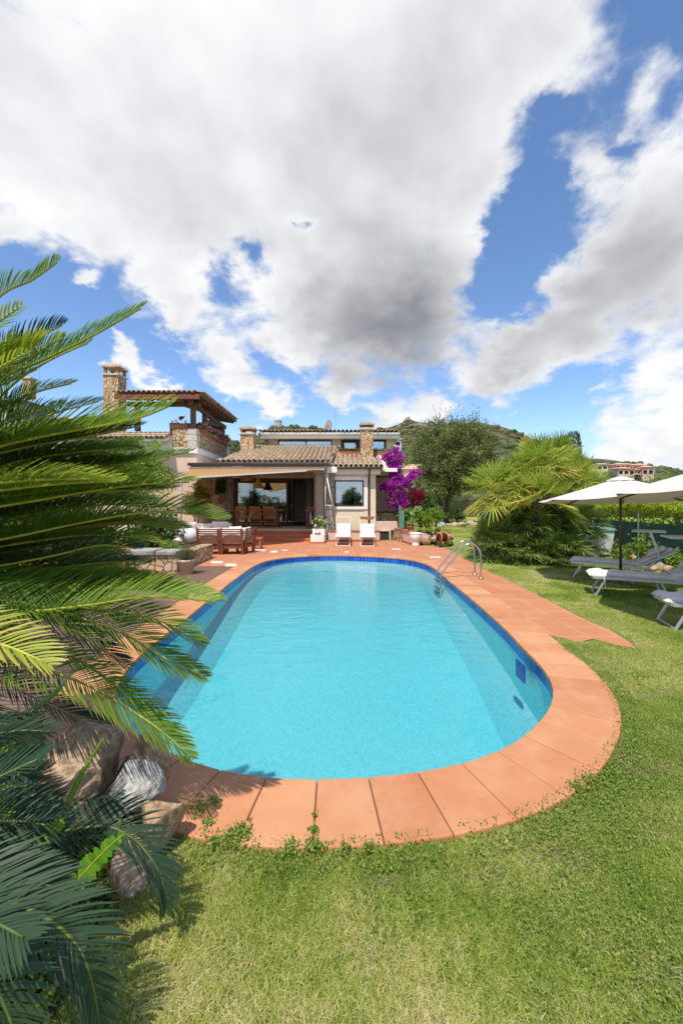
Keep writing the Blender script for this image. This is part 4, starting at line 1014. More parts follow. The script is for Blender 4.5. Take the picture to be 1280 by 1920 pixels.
# ------------------------------------------------------------------ sun loungers
def lounger(label, kind, loc, rz, group):
    """foot end at the origin, the head towards +y"""
    t = thing('sun_lounger', label, 'sun lounger', (0, 0, 0), group)
    W, Hh, L1, L2 = .30, .36, 1.22, .74; ang = math.radians(30 if kind == 'pad' else 34)
    fm = 'alu' if kind == 'pad' else 'white'; r = .019
    hy, hz = L1+L2*math.cos(ang), Hh+L2*math.sin(ang)
    b = MB()
    for s in (-1, 1): b.bar((s*W, 0, Hh), (s*W, L1+.25, Hh), .03, .05); b.bar((s*(W-.035), L1, Hh), (s*(W-.035), hy, hz), .03, .045)
    b.bar((-W+.015, .0, Hh), (W-.015, .0, Hh), .03, .05); b.bar((-W+.05, hy, hz), (W-.05, hy, hz), .03, .04); b.bar((-W+.015, L1, Hh-.002), (W-.015, L1, Hh-.002), .028, .04)
    b.build('frame', fm, t, bevel=.005)
    for (ty, by) in ((.20, .03), (1.02, 1.17)):
        b = MB()
        for s in (-1, 1): b.bar((s*(W-.03), ty, Hh-.02), (s*(W-.03), by, .0), .026, .034)
        b.bar((-W+.04, by+(ty-by)*.04, .02), (W-.04, by+(ty-by)*.04, .02), .026, .026)
        b.build('leg', fm, t, bevel=.004)
    b = MB()
    for s in (-1, 1): b.bar((s*(W-.06), L1+.42, hz-.19), (s*(W-.06), L1+.18, Hh), .018, .03)
    b.each('back_prop', fm, t)
    cm = 'greycloth' if kind == 'pad' else 'cloth'; th = .075 if kind == 'pad' else .03
    def prof(q):                      # along the cushion centre line: y, z
        if q < 0: return (q, Hh+.03-.18*q*0)
        s_ = q*(L1+L2+.06)-.06
        return (s_, Hh+.028) if s_ < L1 else (L1+(s_-L1)*math.cos(ang), Hh+.028+(s_-L1)*math.sin(ang))
    prng = np.random.default_rng(int(abs(loc[0]*97+loc[1]*31)))
    ph = prng.uniform(0, 6, 6); nu, nv = 14, 56; vs = []
    for side in (1, 0):
        for j in range(nv+1):
            y, z = prof(j/nv); seam = (abs(math.sin(j/nv*PI*7.0)))**.35
            for i in range(nu+1):
                a = -1+2*i/nu; edge = (1-abs(a)**5)**.5*(1-abs(2*j/nv-1)**24)**.5
                wob = .006*math.sin(7*a+j*.55+ph[0])+.007*math.sin(j*.9+ph[1]+2*a)+.005*math.sin(11*a-j*.35+ph[2])
                h = (th*(.80+.20*seam)*edge+wob*edge*(1.6 if kind == 'pad' else .4)) if side else .004
                xx = a*(W-.015+.012*math.sin(j*1.1+ph[3])*(1 if kind == 'pad' else .2))
                vs.append(Vector((xx, y-h*math.sin(ang)*(1 if y > L1 else 0), z+h*(math.cos(ang) if y > L1 else 1))))
    b = MB(); b.vs(vs); m_ = (nu+1)*(nv+1)
    for j in range(nv):
        for i in range(nu):
            q = j*(nu+1)+i; b.f.append((q, q+1, q+nu+2, q+nu+1)); q += m_; b.f.append((q+nu+1, q+nu+2, q+1, q))
    for j in range(nv):
        for q0, q1 in ((j*(nu+1), (j+1)*(nu+1)), ((j+1)*(nu+1)+nu, j*(nu+1)+nu)): b.f.append((q0, q1, q1+m_, q0+m_))
    for i in range(nu): b.f.append((i+1, i, i+m_, i+1+m_)); q = nv*(nu+1)+i; b.f.append((q, q+1, q+1+m_, q+m_))
    cu = b.build('cushion', cm, t, True)
    if kind == 'pad':
        p = MB()
        def pil(a, c, sg):
            x = -1+2*a; yv = -1+2*c; hh = .085*max(0, (1-abs(x)**3.5)*(1-abs(yv)**3.5))**.55*sg
            s_ = .45+yv*.19; return Vector((x*.25*(1-.04*yv*yv), L1+s_*math.cos(ang)-(.10+hh)*math.sin(ang), Hh+.03+s_*math.sin(ang)+(.10+hh)*math.cos(ang)))
        p.grid(lambda a, c: pil(a, c, 1), 14, 12); p.grid(lambda a, c: pil(1-a, c, 1*-.6), 14, 12)
        p.build('pillow', cm, t, True)
        b = MB()                      # tie strings
        for s in (-1, 1): b.tube([(s*(W+.018), .16, Hh+.05), (s*(W+.028), .17, Hh-.04), (s*(W+.022), .19, Hh-.17)], .006, 5)
        b.build('tie', 'cloth', cu)
    b = MB()                          # sunshade on two arms
    if kind == 'pad':
        ax, az, ay = W-.05, 1.12, hy-.40
        for s in (-1, 1): b.bar((s*ax, L1+.46*math.cos(ang), Hh+.46*math.sin(ang)), (s*ax, ay, az), .026, .034)
        sh = b.build('shade_arm', fm, t)
        MB().box(-W-.02, W+.02, ay-.32, ay+.26, az, az+.03).build('sunshade', 'greycloth', sh, bevel=.012)
    else:
        ax, az, ay = W+.0, 1.12, L1+.12
        for s in (-1, 1): b.tube([(s*ax, L1-.02, Hh+.02), (s*ax, ay, az)], .011, 6)
        b.tube([(-ax, ay, az), (ax, ay, az)], .011, 6)
        sh = b.build('shade_arm', fm, t)
        if kind == 'tan':
            def tp_(a, c): return Vector((-ax-.02+(2*ax+.04)*a, ay-.03+.10*c, az+.02-.13*c+.01*math.sin(8*a)))
            MB().grid(tp_, 10, 3).build('sunshade', 'wicker', sh, True, solid=.012)
    t.location = loc; t.rotation_euler = (0, 0, rz); OFF[t.name] = Vector(loc)
    return t
g1 = 'white sun loungers by the house wall'; g2 = 'padded sun loungers on the lawn'
lounger('white sling sun lounger with a bare hoop, next to the cream planter', 'sling', (.06, 15.85, .004), math.radians(-1), g1)
lounger('white sling sun lounger with a tan sunshade roll, under the downpipe', 'tan', (1.03, 15.75, .004), math.radians(-3), g1)
lounger('padded lawn lounger by the white bin, wholly in the shade of the parasol', 'pad', (5.54, 9.54, -.01), math.radians(-128), g2)
lounger('padded lawn lounger under the parasol with its foot half in bright sun', 'pad', (4.83, 7.72, -.01), math.radians(-115.5), g2)
lounger('padded lawn lounger nearest the viewer, cut off by the picture edge', 'pad', (4.61, 5.72, -.01), math.radians(-108), g2)

# ------------------------------------------------------------------ parasols
def parasol(label, loc, R_, rim, apex, tilt, rot):
    t = thing('parasol', label, 'parasol', (0, 0, 0), 'cream parasols on the lawn'); n = 8
    T = Matrix.Rotation(tilt, 4, 'X') if tilt else Matrix.Identity(4); pv = Vector((0, 0, rim))
    T = Matrix.Translation(pv) @ T @ Matrix.Translation(-pv)
    cs = [(math.cos(rot+2*PI*k/n), math.sin(rot+2*PI*k/n)) for k in range(n)]
    b = MB()
    for k in range(n):
        c0, c1 = cs[k], cs[(k+1) % n]
        for j in range(6):
            rows = []
            for q in (j/6, (j+1)/6):
                r0 = .16+(R_-.16)*q; z = apex-(apex-rim)*(q**.92)-.05
                ms = []
                for a in np.linspace(0, 1, 5):
                    x = (c0[0]*(1-a)+c1[0]*a)*r0; y = (c0[1]*(1-a)+c1[1]*a)*r0
                    sag = .028*math.sin(PI*a)*math.sin(PI*min(q, .8))+(.012*math.sin(PI*a) if q > .99 else 0)
                    ms.append(T @ Vector((x, y, z-sag)))
                rows.append(b.vs(ms))
            for a in range(4): b.f.append((rows[0]+a, rows[1]+a, rows[1]+a+1, rows[0]+a+1))
    can = b.build('canopy', 'parasolcloth', t, solid=.004)
    b = MB()
    for c in cs: b.tube([T @ Vector((c[0]*r0, c[1]*r0, apex-(apex-rim)*(((r0-.16)/(R_-.16))**.92)-.047)) for r0 in np.linspace(.17, R_, 9)], .005, 5)
    b.build('seams', 'greycloth', can)
    b = MB().lathe([(.27, apex-.075), (.25, apex-.05), (.12, apex+.004), (.03, apex+.03), (.03, apex-.02), (.12, apex-.01), (.26, apex-.08)], (0, 0, 0), 16); b.v = [T @ Vector(p) for p in b.v]; b.build('vent_cap', 'parasolcloth', can)
    b = MB()
    for c in cs:
        e = T @ Vector((c[0]*R_*.985, c[1]*R_*.985, rim-.065)); h = T @ Vector((c[0]*.05, c[1]*.05, apex-.10)); m_ = h.lerp(e, .52)+Vector((0, 0, -.012)); b.bar(h, e, .022, .028)
    b.build('ribs', 'bronze', t)
    MB().tube([(0, 0, -.02), (0, 0, apex-.02)], .027, 12).build('pole', 'bronze', t, True)
    MB().lathe([(.045, apex-.16), (.05, apex-.08)], (0, 0, 0), 12).build('hub', 'bronze', t, True)
    b = MB().tube([(.027, 0, 1.05), (.08, 0, 1.05), (.08, -.07, 1.05)], .009, 6).build('crank', 'bronze', t)
    MB().lathe([(.23, -.0), (.23, .02), (.05, .03), (.045, .20), (.032, .21)], (0, 0, 0), 20).build('base', 'bronze', t, True)
    t.location = loc; return t
M['parasolcloth'] = leafmat('parasol_canvas', [(.80,.73,.66),(.80,.73,.66)], .30, .9, .1, .85)
parasol('cream parasol whose whole brown pole shows, standing between the loungers', (6.05, 8.65, -.012), 1.62, 1.86, 2.30, math.radians(-2.6), math.radians(8))
parasol('nearer cream parasol cut off by the right edge, overlapping the other parasol', (5.78, 5.55, -.012), 1.72, 1.96, 2.46, math.radians(-2), math.radians(-15))

# ------------------------------------------------------------------ pool ladder
ld = thing('pool_ladder', 'steel pool ladder with two curved handrails', 'ladder', (2.6, 9.4, 0))
for y in (9.1, 9.65):
    k = 0 if y < 9.3 else .04
    b = MB().tube(catmull([(3.18+k, y, .02), (3.18+k, y, .50), (3.15+k, y, .66), (3.05+k, y, .77), (2.92+k, y, .81), (2.79+k, y, .74), (2.66+k, y, .58), (2.36+k, y, .22), (2.29+k, y, .10), (2.265+k, y, -.02), (2.26+k, y, -.45)], 5, False), .022, 12)
    b.build('handrail', 'steel', ld, True)
    MB().lathe([(.055, .022), (.055, .034), (.03, .042), (.024, .06)], (3.18+k, y, .0), 18).build('flange', 'steel', ld, True)
for z in (-.12, -.30, -.42): MB().box(2.22, 2.31, 9.12, 9.64, z, z+.025).build('step', 'steel', ld, bevel=.008)

# ------------------------------------------------------------------ hose reel, urn, cart, bin
hr = thing('hose_reel', 'black and orange garden hose reel at the end of the paving', 'hose reel', (4.0, 15.75, 0))
def disc(b, cx, cy, cz, prof, n=20, tilt=.38):
    i0 = len(b.v); b.lathe(prof, (0, 0, 0), n); Rm = Matrix.Rotation(tilt, 4, 'Z') @ Matrix.Rotation(PI/2, 4, 'Y')
    for q in range(i0, len(b.v)): b.v[q] = Rm @ Vector(b.v[q])+Vector((cx, cy, cz))
    return b
ax = Vector((math.cos(.38), math.sin(.38), 0))
for s in (-1, 1):
    c = Vector((3.98, 15.75, .37))+ax*.15*s
    disc(MB(), *c, [(.13, -.012), (.205, -.018), (.215, 0), (.205, .018), (.13, .012)]).build('reel_disc', 'orange', hr, True)
    disc(MB(), *c, [(.001, -.022), (.15, -.022), (.15, .022), (.001, .022)]).build('reel_plate', 'black', hr)
disc(MB(), 3.98, 15.75, .37, [(.09, -.14), (.165, -.13), (.175, -.06), (.165, .0), (.175, .07), (.165, .13), (.09, .14)]).build('hose_coil', 'black', hr, True)
b = MB(); sd = Vector((-ax.y, ax.x, 0))
for s in (-1, 1):
    c = Vector((3.98, 15.75, 0))+ax*.20*s
    b.tube([c+sd*.20, c+sd*.06+Vector((0, 0, .42)), c-sd*.06+Vector((0, 0, .42)), c-sd*.20], .02, 8)
b.tube([Vector((3.98, 15.75, .05))+ax*.2+sd*.18, Vector((3.98, 15.75, .05))-ax*.2+sd*.18], .018, 8)
b.tube([Vector((3.98, 15.75, .05))+ax*.2-sd*.18, Vector((3.98, 15.75, .05))-ax*.2-sd*.18], .018, 8); b.build('stand', 'black', hr, True)
for s in (-1, 1):
    c = Vector((3.98, 15.75, .07))+ax*.22*s-sd*.18
    disc(MB(), *c, [(.001, -.02), (.07, -.02), (.075, 0), (.07, .02), (.001, .02)]).build('wheel', 'black', hr, True)
hc = thing('hose_cart', 'small black hose trolley frame on the grass edge', 'garden cart', (4.35, 16.1, 0))
b = MB()
for s in (-1, 1): b.tube([(4.32+.09*s, 16.0, .05), (4.34+.09*s, 16.05, .30), (4.30+.09*s, 16.1, .52)], .016, 7)
b.tube([(4.21, 16.1, .52), (4.39, 16.1, .52)], .016, 7).tube([(4.23, 16.0, .16), (4.41, 16.0, .16)], .014, 7); b.build('frame', 'black', hc, True)
for s in (-1, 1): disc(MB(), 4.32+.12*s, 16.0, .08, [(.001, -.02), (.08, -.02), (.085, 0), (.08, .02), (.001, .02)], 16, 0).build('wheel', 'black', hc, True)
ur = thing('garden_urn', 'white fluted garden urn at the end of the low garden wall', 'urn', (2.98, 16.05, 0))
b = MB(); i0 = 0
b.lathe([(.15, 0), (.165, .03), (.15, .08), (.15, .18), (.19, .24), (.235, .33), (.245, .42), (.235, .48), (.25, .50), (.245, .53), (.20, .53), (.19, .44), (.001, .43)], (2.98, 16.05, 0), 48)
nv_ = []
for v_ in b.v:
    p = Vector(v_); q = p-Vector((2.98, 16.05, 0)); a = math.atan2(q.y, q.x)
    if .2 < q.z < .46 and q.xy.length > .18: q.x *= 1+.035*math.sin(a*12+q.z*14); q.y *= 1+.035*math.sin(a*12+q.z*14)
    nv_.append(q+Vector((2.98, 16.05, 0)))
b.v = nv_; b.build('bowl', 'white', ur, True)
fp = thing('flowerpot', 'small terracotta pot with a succulent on the low garden wall', 'plant pot', (2.88, 16.95, .555))
MB().lathe([(.07, 0), (.10, .15), (.115, .15), (.115, .19), (.095, .19), (.085, .15), (.001, .15)], (2.88, 16.95, .555), 18).build('pot', 'terracotta', fp, True)
pts, R, out = clumps([(2.88, 16.95, .80, .10, .10, .10)], 16, 10, .04, .4); V, F, R = leaves(pts, .06, R, .3, .4, out); npmesh('plant', V, F, 'greyleaf', fp, R)
bn = thing('wheelie_bin', 'white wheeled bin with a dark lid behind the loungers', 'bin', (8.42, 13.0, 0))
b = MB().hexa([(8.20,12.78,.05),(8.64,12.78,.05),(8.64,13.3,.05),(8.20,13.3,.05),(8.13,12.68,.84),(8.71,12.68,.84),(8.71,13.4,.84),(8.13,13.4,.84)]); b.build('body', 'plastic', bn, bevel=.03)
MB().hexa([(8.10,12.64,.842),(8.76,12.64,.842),(8.76,13.44,.842),(8.10,13.44,.842),(8.14,12.70,.93),(8.70,12.70,.93),(8.70,13.40,.96),(8.14,13.40,.96)]).build('lid', 'greyleafplastic' if False else 'greenplastic', bn, bevel=.02)
MB().box(8.60, 8.82, 12.70, 13.3, .80, .86).build('lid_rim', 'black', bn, bevel=.01)
for x in (8.17, 8.67): disc(MB(), x, 13.3, .09, [(.001, -.025), (.09, -.025), (.09, .025), (.001, .025)], 16, 0).build('wheel', 'black', bn)

# ------------------------------------------------------------------ seating corner
def sofa(label, loc, rz, back=True, cushions=True):
    t = thing('sofa_module', label, 'outdoor sofa', (0, 0, 0), 'slatted teak sofa modules'); W = .76; D = .74
    b = MB()
    for x in (.035, W-.035):
        if back: b.hexa([(x-.035,.06,0),(x+.035,.06,0),(x+.035,.14,0),(x-.035,.14,0),(x-.035,-.06,.88),(x+.035,-.06,.88),(x+.035,.0,.88),(x-.035,.0,.88)])
        else: b.box(x-.035, x+.035, .06, .13, 0, .30)
        b.box(x-.035, x+.035, D-.07, D, 0, .30)
    b.each('leg', 'teak', t, bevel=.006)
    MB().box(.07, W-.07, .07, .10, .20, .31).box(.07, W-.07, D-.05, D-.02, .20, .31).box(.012, .06, .145, D-.072, .20, .31).box(W-.06, W-.012, .145, D-.072, .20, .31).box(.0, W, .14, D, .312, .332).build('seat_frame', 'teak', t, bevel=.005)
    if back:
        b = MB()
        for j in range(7):
            z = .39+j*.073; y = .10-.12*z/.88-.03
            b.box(.07, W-.07, y, y+.022, z, z+.046)
        b.build('backrest', 'teak', t, bevel=.004)
    if cushions: 
        MB().box(.02, W-.02, .12, D, .334, .45).build('seat_cushion', 'cloth', t, bevel=.04, seg=4, smooth=True)
        if back: cushion(t, 'back_cushion', (W/2, .16, .64), (.34, .09, .24), -.15)
    t.location = loc; t.rotation_euler = (0, 0, rz); return t
def cushion(parent, name, c, half, lean=0., m='cloth', rz=0.):
    b = MB(); c = Vector(c); Rm = Matrix.Rotation(rz, 4, 'Z') @ Matrix.Rotation(lean, 4, 'X')
    for sg in (1, -1):
        def f(a, q):
            x = -1+2*a; z = -1+2*q; k = max(0, (1-abs(x)**3)*(1-abs(z)**3))**.5
            pin = 1+.06*(abs(x)*abs(z))**2
            return c+Rm @ Vector((x*half[0]*pin*(1-.03*math.cos(z*2)), sg*half[1]*k, z*half[2]*pin))
        b.grid(f if sg < 0 else (lambda a, q, f=f: f(1-a, q)), 12, 12)
    return b.build(name, m, parent, True)
sofa('slatted teak sofa module with its back to the pool, left of the pair', (-4.83, 13.3, .002), 0)
sofa('slatted teak sofa module with its back to the pool, right of the pair', (-4.05, 13.3, .002), 0)
sofa('slatted teak sofa module turned sideways, nearest the coffee table', (-3.22, 13.42, .002), math.radians(76))
sofa('backless teak sofa module under the big white ball', (-5.62, 13.3, .002), 0, False, False)
s4 = sofa('teak sofa module facing the pool from under the awning', (-4.5, 16.6, .002), math.radians(180))
s5 = sofa('teak corner sofa module deep under the awning, facing the pool', (-5.27, 16.6, .002), math.radians(180))
ball = MB()
ball.lathe([(.29*math.sin(PI*j/18)+.001, -.275*math.cos(PI*j/18)) for j in range(19)], (-5.18, 13.62, .608), 28)
tag(ball.build('ball_lamp', 'ballwhite' if 'ballwhite' in M else 'plastic', None, True), 'big white ball resting on the backless teak module', 'ball lamp')
for j, (x, y, z, rz, lab) in enumerate(((-5.78, 14.5, .72, 1.4, 'white pillow nearest the big white ball'), (-5.74, 15.0, .73, 1.5, 'white pillow in the middle of the left-hand pillow row'), (-5.72, 15.5, .74, 1.6, 'white pillow at the far end of the left-hand pillow row'))):
    t = thing('sofa_module', ('low teak seat module under the pillow nearest the ball', 'low teak seat module under the middle pillow', 'low teak seat module under the far pillow')[j], 'outdoor sofa', (-5.9, y-.24, 0), 'slatted teak sofa modules')
    MB().box(-6.05, -5.35, y-.245, y+.245, .20, .33).build('seat_frame', 'teak', t, bevel=.006); b = MB()
    for xx in (-6.03, -5.42): b.box(xx, xx+.06, y-.2, y-.13, 0, .2).box(xx, xx+.06, y+.13, y+.2, 0, .2)
    b.each('leg', 'teak', t)
    MB().box(-6.03, -5.37, y-.24, y+.24, .332, .45).build('seat_cushion', 'cloth', t, bevel=.035, seg=3, smooth=True)
    c = cushion(None, 'pillow', (x, y, z), (.26, .10, .24), -.18, 'cloth', rz); tag(c, lab, 'pillow', 'white pillows on the sofas')
tag(cushion(None, 'pillow', (-4.95, 16.25, .72), (.30, .10, .25), .2), 'plump cream pillow on the far sofa, left one', 'pillow', 'white pillows on the sofas')
tag(cushion(None, 'pillow', (-4.33-.52, 16.22, .70), (.28, .10, .23), .2, 'greycloth'), 'beige pillow on the far sofa, right one', 'pillow', 'white pillows on the sofas')
tag(cushion(None, 'pillow', (-3.62, 13.72, .68), (.24, .10, .24), -.2, 'cloth', .9), 'white pillow tucked against the sideways teak module', 'pillow', 'white pillows on the sofas')
tag(cushion(None, 'pillow', (-3.95, 13.62, .62), (.24, .08, .20), -.5, 'cloth', .2), 'pale pillow lying behind the right-hand slatted back', 'pillow', 'white pillows on the sofas')
ct = thing('coffee_table', 'small teak side table before the terrace steps', 'side table', (-3.15, 15.0, 0))
MB().box(-3.38, -2.98, 14.85, 15.25, .36, .43).build('table_top', 'teak_light', ct, bevel=.008)
b = MB()
for x in (-3.35, -3.08):
    for y in (14.88, 15.15): b.box(x, x+.07, y, y+.07, 0, .358)
b.each('leg', 'teak_light', ct, bevel=.005)
tp = thing('pole', 'thin grey-blue metal pole beside the white ball', 'pole', (-6.15, 15.3, 0))
M['bluegrey'] = mat('grey_blue_metal', (.30, .36, .40), .45, metal=.2)
MB().tube([(-6.15, 15.3, 0), (-6.15, 15.3, 2.95)], .033, 10).build('shaft', 'bluegrey', tp, True); MB().lathe([(.10, 0), (.10, .02), (.04, .03), (.036, .10)], (-6.15, 15.3, 0), 16).build('foot', 'bluegrey', tp, True)

# dining corner
def dchair(label, x, y):
    t = thing('dining_chair', label, 'chair', (0, 0, 0), 'slatted wooden dining chairs'); W = .52; b = MB()
    for s in (-1, 1):
        b.bar((s*W/2, -.12, 1.04), (s*W/2*1.04, .10, .42), .03, .035); b.bar((s*W/2*1.04, .10, .42), (s*W/2*1.1, .36, .0), .03, .035); b.bar((s*(W/2-.035), .42, .42), (s*(W/2-.01), -.12, .0), .028, .032)
    b.each('frame', 'teak_light', t)
    b = MB().bar((-W/2, -.12, 1.03), (W/2, -.12, 1.03), .03, .06).bar((-W/2, .05, .52), (W/2, .05, .52), .025, .045)
    for k in range(9): b.bar((-W/2+.05+k*(W-.1)/8, .05, .54), (-W/2+.05+k*(W-.1)/8, -.115, 1.0), .028, .012, (0, 1, 0))
    b.build('backrest', 'teak_light', t)
    b = MB()
    for k in range(6): b.box(-W/2+.02, W/2-.02, .08+k*.062, .13+k*.062, .425, .445)
    b.bar((-W/2, -.02, .20), (W/2, -.02, .20), .025, .04); b.build('seat', 'teak_light', t)
    t.location = (x, y, FZ+.003); return t
for k, (x, lab) in enumerate(((-4.95, 'slatted wooden chair at the dining table, the one with a pale bag on it'), (-4.27, 'slatted wooden chair at the dining table below the wicker lamp'), (-3.58, 'slatted wooden chair at the dining table nearest the door frame'))): dchair(lab, x, 19.75)
cb = cushion(None, 'bag', (-4.95, 19.98, FZ+.62), (.12, .06, .16), 0, 'pink'); tag(cb, 'pale pink bag lying on the leftmost dining chair', 'bag')
dt = thing('dining_table', 'long wooden dining table on the veranda', 'table', (-4.3, 20.4, FZ))
MB().box(-5.75, -2.92, 20.15, 21.0, FZ+.84, FZ+.90).build('table_top', 'teak_light', dt, bevel=.008)
for x in (-5.4, -3.28): MB().box(x-.05, x+.05, 20.30, 20.40, FZ, FZ+.84).box(x-.05, x+.05, 20.75, 20.85, FZ, FZ+.84).box(x-.06, x+.06, 20.25, 20.9, FZ+.0, FZ+.08).box(x-.04, x+.04, 20.40, 20.75, FZ+.4, FZ+.48).build('trestle', 'teak', dt, bevel=.006)
tr = thing('serving_trolley', 'narrow wooden serving trolley beside the granite column', 'trolley', (-1.5, 19.5, FZ)); b = MB()
for x in (-1.72, -1.30):
    for y in (19.35, 19.75): b.box(x, x+.045, y, y+.045, FZ+.05, FZ+1.04)
b.each('leg', 'teak', tr); MB().box(-1.74, -1.24, 19.33, 19.82, FZ+.86, FZ+.90).box(-1.74, -1.24, 19.33, 19.82, FZ+.18, FZ+.22).build('shelf', 'teak_light', tr); MB().box(-1.72, -1.255, 19.34, 19.365, FZ+.98, FZ+1.03).build('rail', 'teak_light', tr)
MB().lathe([(.05, FZ+.222), (.05, FZ+.62), (.035, FZ+.70), (.03, FZ+.80)], (-1.5, 19.55, 0), 14).build('bottle', 'white', tr, True)
pl = thing('pendant_lamp', 'bell-shaped wicker lamp hanging over the dining table', 'lamp', (-4.25, 20.3, 2.45))
MB().lathe([(.05, 2.97), (.09, 2.93), (.13, 2.82), (.15, 2.72), (.25, 2.60), (.265, 2.47), (.25, 2.47), (.235, 2.6), (.14, 2.72), (.12, 2.82), (.05, 2.95)], (-4.25, 20.3, 0), 26).build('lamp_shade', 'wicker', pl, True)
MB().tube([(-4.25, 20.3, 2.96), (-4.25, 20.3, 3.3)], .012, 6).build('cord', 'black', pl)
wp = thing('wall_plant', 'bushy plant in a terracotta pot fixed to the veranda wall', 'plant', (-6.45, 21.3, 1.7))
MB().lathe([(.10, 1.68), (.16, 1.94), (.18, 1.94), (.18, 2.0), (.15, 2.0), (.001, 1.95)], (-6.45, 21.25, 0), 18).build('pot', 'terracotta', wp, True)
pts, R, out = clumps([(-6.45, 21.2, 2.45, .30, .22, .45), (-6.4, 21.2, 2.85, .32, .2, .25)], 70, 14, .09, .3); V, F, R = leaves(pts, .12, R, .3, .5, out); npmesh('foliage', V, F, 'shrubdark', wp, R)
# ------------------------------------------------------------------ cycads
def bez_spline(pts, n=60):
    c = catmull(pts, 12, False); c = np.array([tuple(p) for p in c]); L = np.concatenate([[0], np.cumsum(np.linalg.norm(np.diff(c, axis=0), axis=1))])
    s = np.linspace(0, L[-1], n); return np.stack([np.interp(s, L, c[:, k]) for k in range(3)], 1), L[-1]
def frond(parent, pts, leafL=.19, roll=35, fold=18, tone=.4, start=.12, m='cycad', step=.0126, width=.0040, tipc=.5, rm='rachis', droop=.10, seed=0, ang=(72, 34), rr=.009, upv=(0, 0, 1), curl=.22):
    """one feather leaf: stalk along pts, two rows of stiff leaflets"""
    g = np.random.default_rng(seed)
    C, L = bez_spline(pts, 80); T = norm(np.gradient(C, axis=0))
    n = int(L*(1-start)/step); s = np.linspace(start, .995, n)
    def at(A): return np.stack([np.interp(s, np.linspace(0, 1, 80), A[:, k]) for k in range(3)], 1)
    p, t = at(C), norm(at(T)); up = np.broadcast_to(np.array(upv, float), t.shape)
    S_ = norm(np.cross(up, t)); Nn = norm(np.cross(t, S_))
    # far side of the viewer first: make S_ point away from the viewer
    flip = np.where(S_[:, 1:2] < 0, -1., 1.); S_ = S_*flip
    ro = math.radians(roll); S2 = S_*math.cos(ro)+Nn*math.sin(ro); N2 = Nn*math.cos(ro)-S_*math.sin(ro)
    parts = []
    prof = np.minimum(1, .35+(s-start)*5)*np.sqrt(np.clip(1.02-((s-.35).clip(0)/.65)**2.6, .02, 1))
    for sg in (1, -1):
        a = np.radians(np.interp(s, [start, 1], ang)+g.normal(0, 2.5, n))
        f = np.radians(fold+g.normal(0, 4, n)); ll = leafL*prof*g.uniform(.93, 1.05, n)
        d = norm(t*np.cos(a)[:, None]+(S2*sg*np.cos(f)[:, None]+N2*np.sin(f)[:, None])*np.sin(a)[:, None])
        wv = norm(np.cross(d, N2-.32*S2*sg))*width*g.uniform(.85, 1.1, (n, 1))
        q = p+N2*.002
        mid_ = q+d*ll[:, None]*.55
        end = q+d*ll[:, None]+t*ll[:, None]*curl-np.array([0, 0, 1])*ll[:, None]*droop*g.uniform(.6, 1.4, (n, 1))
        R = np.clip(tone+g.normal(0, .07, n)+.16*(s-.5), 0, .9)
        V, F, Rr = strips(q, mid_, end, wv, R, (.6, 1, .8, .12), (0, .4, .76, 1))
        Rr = Rr.reshape(n, 4, 2); Rr[:, 2] += .05; Rr[:, 3] += tipc*g.uniform(.1, 1, (n, 1)); parts.append((V, F, np.clip(Rr, 0, 1).ravel()))
    V, F, R = join(parts); o = npmesh('frond', V, F, m, parent, R)
    b = MB(); b.tube([tuple(c) for c in C[::3]], [rr*(1-.75*i/27)+.0012 for i in range(len(C[::3]))], 6); b.build('stalk', rm, o, True)
    return o
cyc = thing('cycad', 'large sunlit cycad with long feathery fronds reaching over the pool from the left', 'cycad', (-2.35, 2.0, 0))
MB().tube([(-2.35, 2.0, -.05), (-2.36, 2.0, .8), (-2.35, 2.0, 1.62)], [.20, .19, .15], 16).build('trunk', 'palmtrunk', cyc, True)
def pp(d, *q): return [P(x, y, d+k) for (x, y, k) in q]
CR = (-210, 960)
